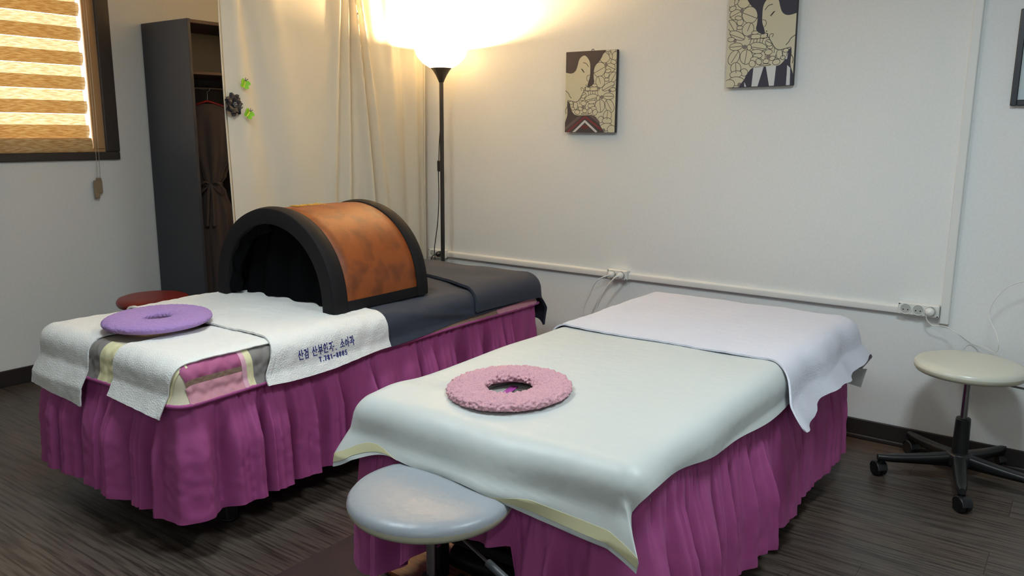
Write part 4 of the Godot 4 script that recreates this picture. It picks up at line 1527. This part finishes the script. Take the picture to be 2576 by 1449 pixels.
# ------------------------------------------------------------------ stools
func stool(called: String, label: String, at: Vector3, seat_h: float, r: float, seat_m: Material, side_m: Material, turn: float, lever: Vector3) -> Node3D:
	var t := thing(called, label, "stool", "round stools on castors")
	t.position = at
	var s := MB.new()
	s.lathe([Vector2(0.0001, 0.0), Vector2(r * 0.6, -0.001), Vector2(r * 0.85, -0.004), Vector2(r * 0.95, -0.010), Vector2(r * 0.99, -0.019), Vector2(r, -0.027)], 64, Vector3(0, seat_h, 0))
	var seat := obj("seat", s, seat_m, t)
	var sd := MB.new()
	sd.lathe([Vector2(r, -0.027), Vector2(r * 0.995, -0.036), Vector2(r * 0.96, -0.046), Vector2(r * 0.90, -0.049), Vector2(0.0001, -0.049)], 64, Vector3(0, seat_h, 0))
	obj("seat_band", sd, side_m, seat)
	var pl := MB.new()
	pl.box(Vector3(0, seat_h - 0.058, 0), Vector3(0.14, 0.018, 0.12), 0.004)
	obj("mounting_plate", pl, M.metal_dark, t)
	var col := MB.new()
	col.lathe([Vector2(0.0125, seat_h - 0.06), Vector2(0.0125, 0.22)], 18, Vector3.ZERO)
	obj("gas_column", col, M.chrome, t)
	var sl := MB.new()
	sl.lathe([Vector2(0.0001, 0.252), Vector2(0.024, 0.252), Vector2(0.026, 0.246), Vector2(0.029, 0.10), Vector2(0.029, 0.075), Vector2(0.0001, 0.075)], 20, Vector3.ZERO)
	obj("sleeve", sl, M.black, t)
	var rod := MB.new()
	var from := Vector3(0, seat_h - 0.065, 0) + Vector3(lever.x, 0, lever.z).normalized() * 0.03
	rod.tube([from, from.lerp(lever, 0.5), lever], 0.0038, 8)
	var lo := obj("lever", rod, M.chrome, t)
	var hd := MB.new()
	var dir := (lever - from).normalized()
	hd.tube([lever - dir * 0.006, lever + dir * 0.004, lever + dir * 0.03, lever + dir * 0.056, lever + dir * 0.062], 0.009, 10)
	obj("lever_grip", hd, mat(Color(0.26, 0.27, 0.28), 0.4), lo)
	var hub := MB.new()
	hub.lathe([Vector2(0.0001, 0.062), Vector2(0.045, 0.062), Vector2(0.05, 0.075), Vector2(0.046, 0.108), Vector2(0.034, 0.116), Vector2(0.0001, 0.116)], 20, Vector3.ZERO)
	obj("hub", hub, M.black, t)
	for k in 5:
		var a := turn + TAU * k / 5.0
		var bs := Basis(Vector3.UP, -a)
		var leg := MB.new()
		var rows := []
		for i in 7:
			var f := i / 6.0
			var rr := lerpf(0.03, 0.292, f)
			var w := lerpf(0.024, 0.017, f)
			var top := lerpf(0.112, 0.088, f) - 0.004 * sin(f * PI)
			var low := lerpf(0.066, 0.066, f)
			if i == 6:
				w *= 0.6
			var r2 := []
			for q in [Vector2(-w, low), Vector2(-w, top - 0.008), Vector2(-w * 0.6, top), Vector2(w * 0.6, top), Vector2(w, top - 0.008), Vector2(w, low)]:
				r2.append(bs * Vector3(rr, q.y, q.x))
			rows.append(r2)
		leg.grid(rows, true)
		leg.poly(rows[6], bs * Vector3(0.2, 0.08, 0))
		var lg := obj("base_leg", leg, M.black, t)
		var c0 := bs * Vector3(0.278, 0, 0)
		var yaw := a * 1.7 + k
		var cb := Basis(Vector3.UP, yaw)
		var cs := MB.new()
		cs.lathe([Vector2(0.011, 0.074), Vector2(0.013, 0.056), Vector2(0.0001, 0.054)], 10, c0)
		var hood := []
		for i in 7:
			var f := PI * i / 6.0
			var r3 := []
			for w in [-0.021, -0.018, 0.018, 0.021]:
				var rr: float = 0.0305 if absf(w) < 0.02 else 0.027
				r3.append(c0 + cb * Vector3(rr * cos(f) - 0.010, 0.029 + rr * sin(f), w))
			hood.append(r3)
		cs.grid(hood)
		obj("castor_hood", cs, M.black, lg)
		for sgn in [-1.0, 1.0]:
			var wm := MB.new()
			wm.lathe([Vector2(0.0001, -0.009), Vector2(0.024, -0.009), Vector2(0.0275, -0.006), Vector2(0.0275, 0.006), Vector2(0.024, 0.009), Vector2(0.0001, 0.009)], 20, c0 + cb * Vector3(-0.010, 0.0275, sgn * 0.012), cb * Basis(Vector3(1, 0, 0), PI * 0.5))
			obj("castor_wheel", wm, M.black, lg)
	return t

func build_stools() -> void:
	var p := Vector3(-1.182, 0, -1.323)
	var lv := at_y(1232, 1412, 0.385) - p
	stool("stool", "pale grey round stool tucked under the off-white bed cover", p + Vector3(0, 0.006, 0), 0.478, 0.194, M.seat, M.seat_side, 0.5, Vector3(lv.x, 0.372, lv.z))
	p = Vector3(-0.312, 0, -3.345)
	var a0 := atan2(-3.064 + 3.345, -0.264 + 0.312)
	stool("stool", "cream round stool on black star base by the back wall", p, 0.476, 0.187, M.seat_cream, M.seat_side, a0, Vector3(0.235, 0.405, 0.03))
	p = Vector3(-3.765, 0, -2.165)
	stool("stool", "dark red round stool between the dome bed and the wardrobe", p, 0.481, 0.170, M.red_seat, M.red_seat, 0.2, Vector3(-0.12, 0.41, -0.05))

func build_floor_things() -> void:
	var mt := MB.new()
	mt.box(Vector3(-1.28, 0.003, -1.25), Vector3(1.12, 0.006, 1.3), 0.002)
	tag(obj("floor_mat", mt, mat(Color(0.20, 0.135, 0.14), 0.8, {"bump": T.fine, "relief": 0.05, "tri": Vector3(5, 5, 5)})), "dark maroon floor mat under the pale grey stool", "mat")
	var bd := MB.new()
	bd.box(Vector3(-1.53, 0.013, -1.775), Vector3(0.32, 0.014, 0.42), 0.003)  # board coloured copper in place of a warm glow on the floor
	tag(obj("warm_light_board", bd, mat(Color(0.62, 0.40, 0.26), 0.35, {"tex": T.grain, "tri": Vector3(1.0, 1.0, 6.0)})), "copper-brown board standing in for warm light on the floor under the raised skirt", "board")
	var a := at_y(1146, 1392, 0.06)
	var e := at_y(1345, 1475, 0.06)
	var d := (e - a).normalized()
	var tb := MB.new()
	var up := Vector3.UP
	var bs := Basis(d.cross(up).normalized(), d, d.cross(up).normalized().cross(d)).orthonormalized()
	tb.lathe([Vector2(0.0001, 0.004), Vector2(0.030, 0.0), Vector2(0.036, 0.004), Vector2(0.038, 0.02), Vector2(0.038, 0.30), Vector2(0.034, 0.312), Vector2(0.0001, 0.315)], 24, a, bs)
	var o := obj("bolster", tb, M.black)
	tag(o, "black cylindrical bolster lying under the raised skirt", "bolster")

# ------------------------------------------------------------------ light
func build_lights() -> void:
	for k in LIGHTS.size():
		var s: Array = LIGHTS[k]
		var t := thing("ceiling_light", s[4], "ceiling light", "ceiling lights")
		t.position = Vector3(s[0], CEIL, s[1])
		t.rotation.y = s[5]
		var h := MB.new()
		h.box(Vector3(0, -0.02, 0), Vector3(s[2] + 0.06, 0.04, s[3] + 0.06), 0.006)
		obj("housing", h, M.white_plastic, t)
		var d := MB.new()
		d.box(Vector3(0, -0.046, 0), Vector3(s[2], 0.012, s[3]), 0.004)
		obj("diffuser", d, mat(Color(0.9, 0.95, 0.93), 0.4, {"emit": Color(0.93, 1.0, 0.97), "glow": 2.0}), t)
		var l := AreaLight3D.new()
		l.name = "panel_light"
		l.area_size = Vector2(s[2], s[3])
		l.area_normalize_energy = true
		l.light_color = Color(0.905, 0.97, 1.0)
		l.light_energy = s[6]
		l.area_range = 9.0
		l.area_attenuation = 2.0
		l.shadow_enabled = true
		l.position = Vector3(0, -0.056, 0)
		l.rotation.x = -PI * 0.5
		t.add_child(l)

# x, z, size x, size z, label, turn, energy
const LIGHTS := [[-0.22, -1.82, 0.34, 0.34, "square fluorescent ceiling light above the off-white covered bed", 0.0, 2.65], [-1.95, -1.25, 0.34, 0.6, "fluorescent ceiling light between the heads of the two beds", 0.0, 2.3], [0.2, 0.85, 0.30, 1.15, "added fill light on the ceiling behind the camera", 0.0, 1.65]]  # the last one is an added fill for faces turned towards the camera

func _ready() -> void:
	rng.seed = 1
	fn.noise_type = FastNoiseLite.TYPE_SIMPLEX_SMOOTH
	fn.frequency = 0.01
	fn.seed = 4
	fn.fractal_type = FastNoiseLite.FRACTAL_NONE
	# camera
	var cam := Camera3D.new()
	cam.name = "camera"
	cam_basis = Basis.from_euler(Vector3(deg_to_rad(-11.01), deg_to_rad(35.75), deg_to_rad(0.415)), EULER_ORDER_YXZ)
	cam.transform = Transform3D(cam_basis, CAM)
	cam.fov = rad_to_deg(2.0 * atan(724.5 / FOCAL))
	cam.near = 0.05
	cam.far = 60.0
	add_child(cam)
	cam.current = true
	# sky seen through the window, exposure
	var env := Environment.new()
	var sky := Sky.new()
	var sm := ProceduralSkyMaterial.new()
	sm.sky_top_color = Color(0.80, 0.87, 0.95)
	sm.sky_horizon_color = Color(0.97, 0.98, 1.0)
	sm.ground_bottom_color = Color(0.55, 0.55, 0.53)
	sm.ground_horizon_color = Color(0.90, 0.90, 0.90)
	sm.sky_energy_multiplier = 1.0
	sky.sky_material = sm
	env.background_mode = Environment.BG_SKY
	env.sky = sky
	env.background_energy_multiplier = 9.0
	env.tonemap_mode = Environment.TONE_MAPPER_LINEAR
	env.tonemap_exposure = 1.0
	env.sdfgi_enabled = true
	env.ssao_enabled = true
	env.ssil_enabled = true
	var we := WorldEnvironment.new()
	we.name = "environment"
	we.environment = env
	add_child(we)

	make_materials()
	build_lights()
	build_room()
	build_blind()
	build_wardrobe()
	build_curtain()
	build_left_bed()
	build_dome()
	build_right_bed()
	build_stools()
	build_lamp()
	build_wall_things()
	build_pictures()
	build_floor_things()
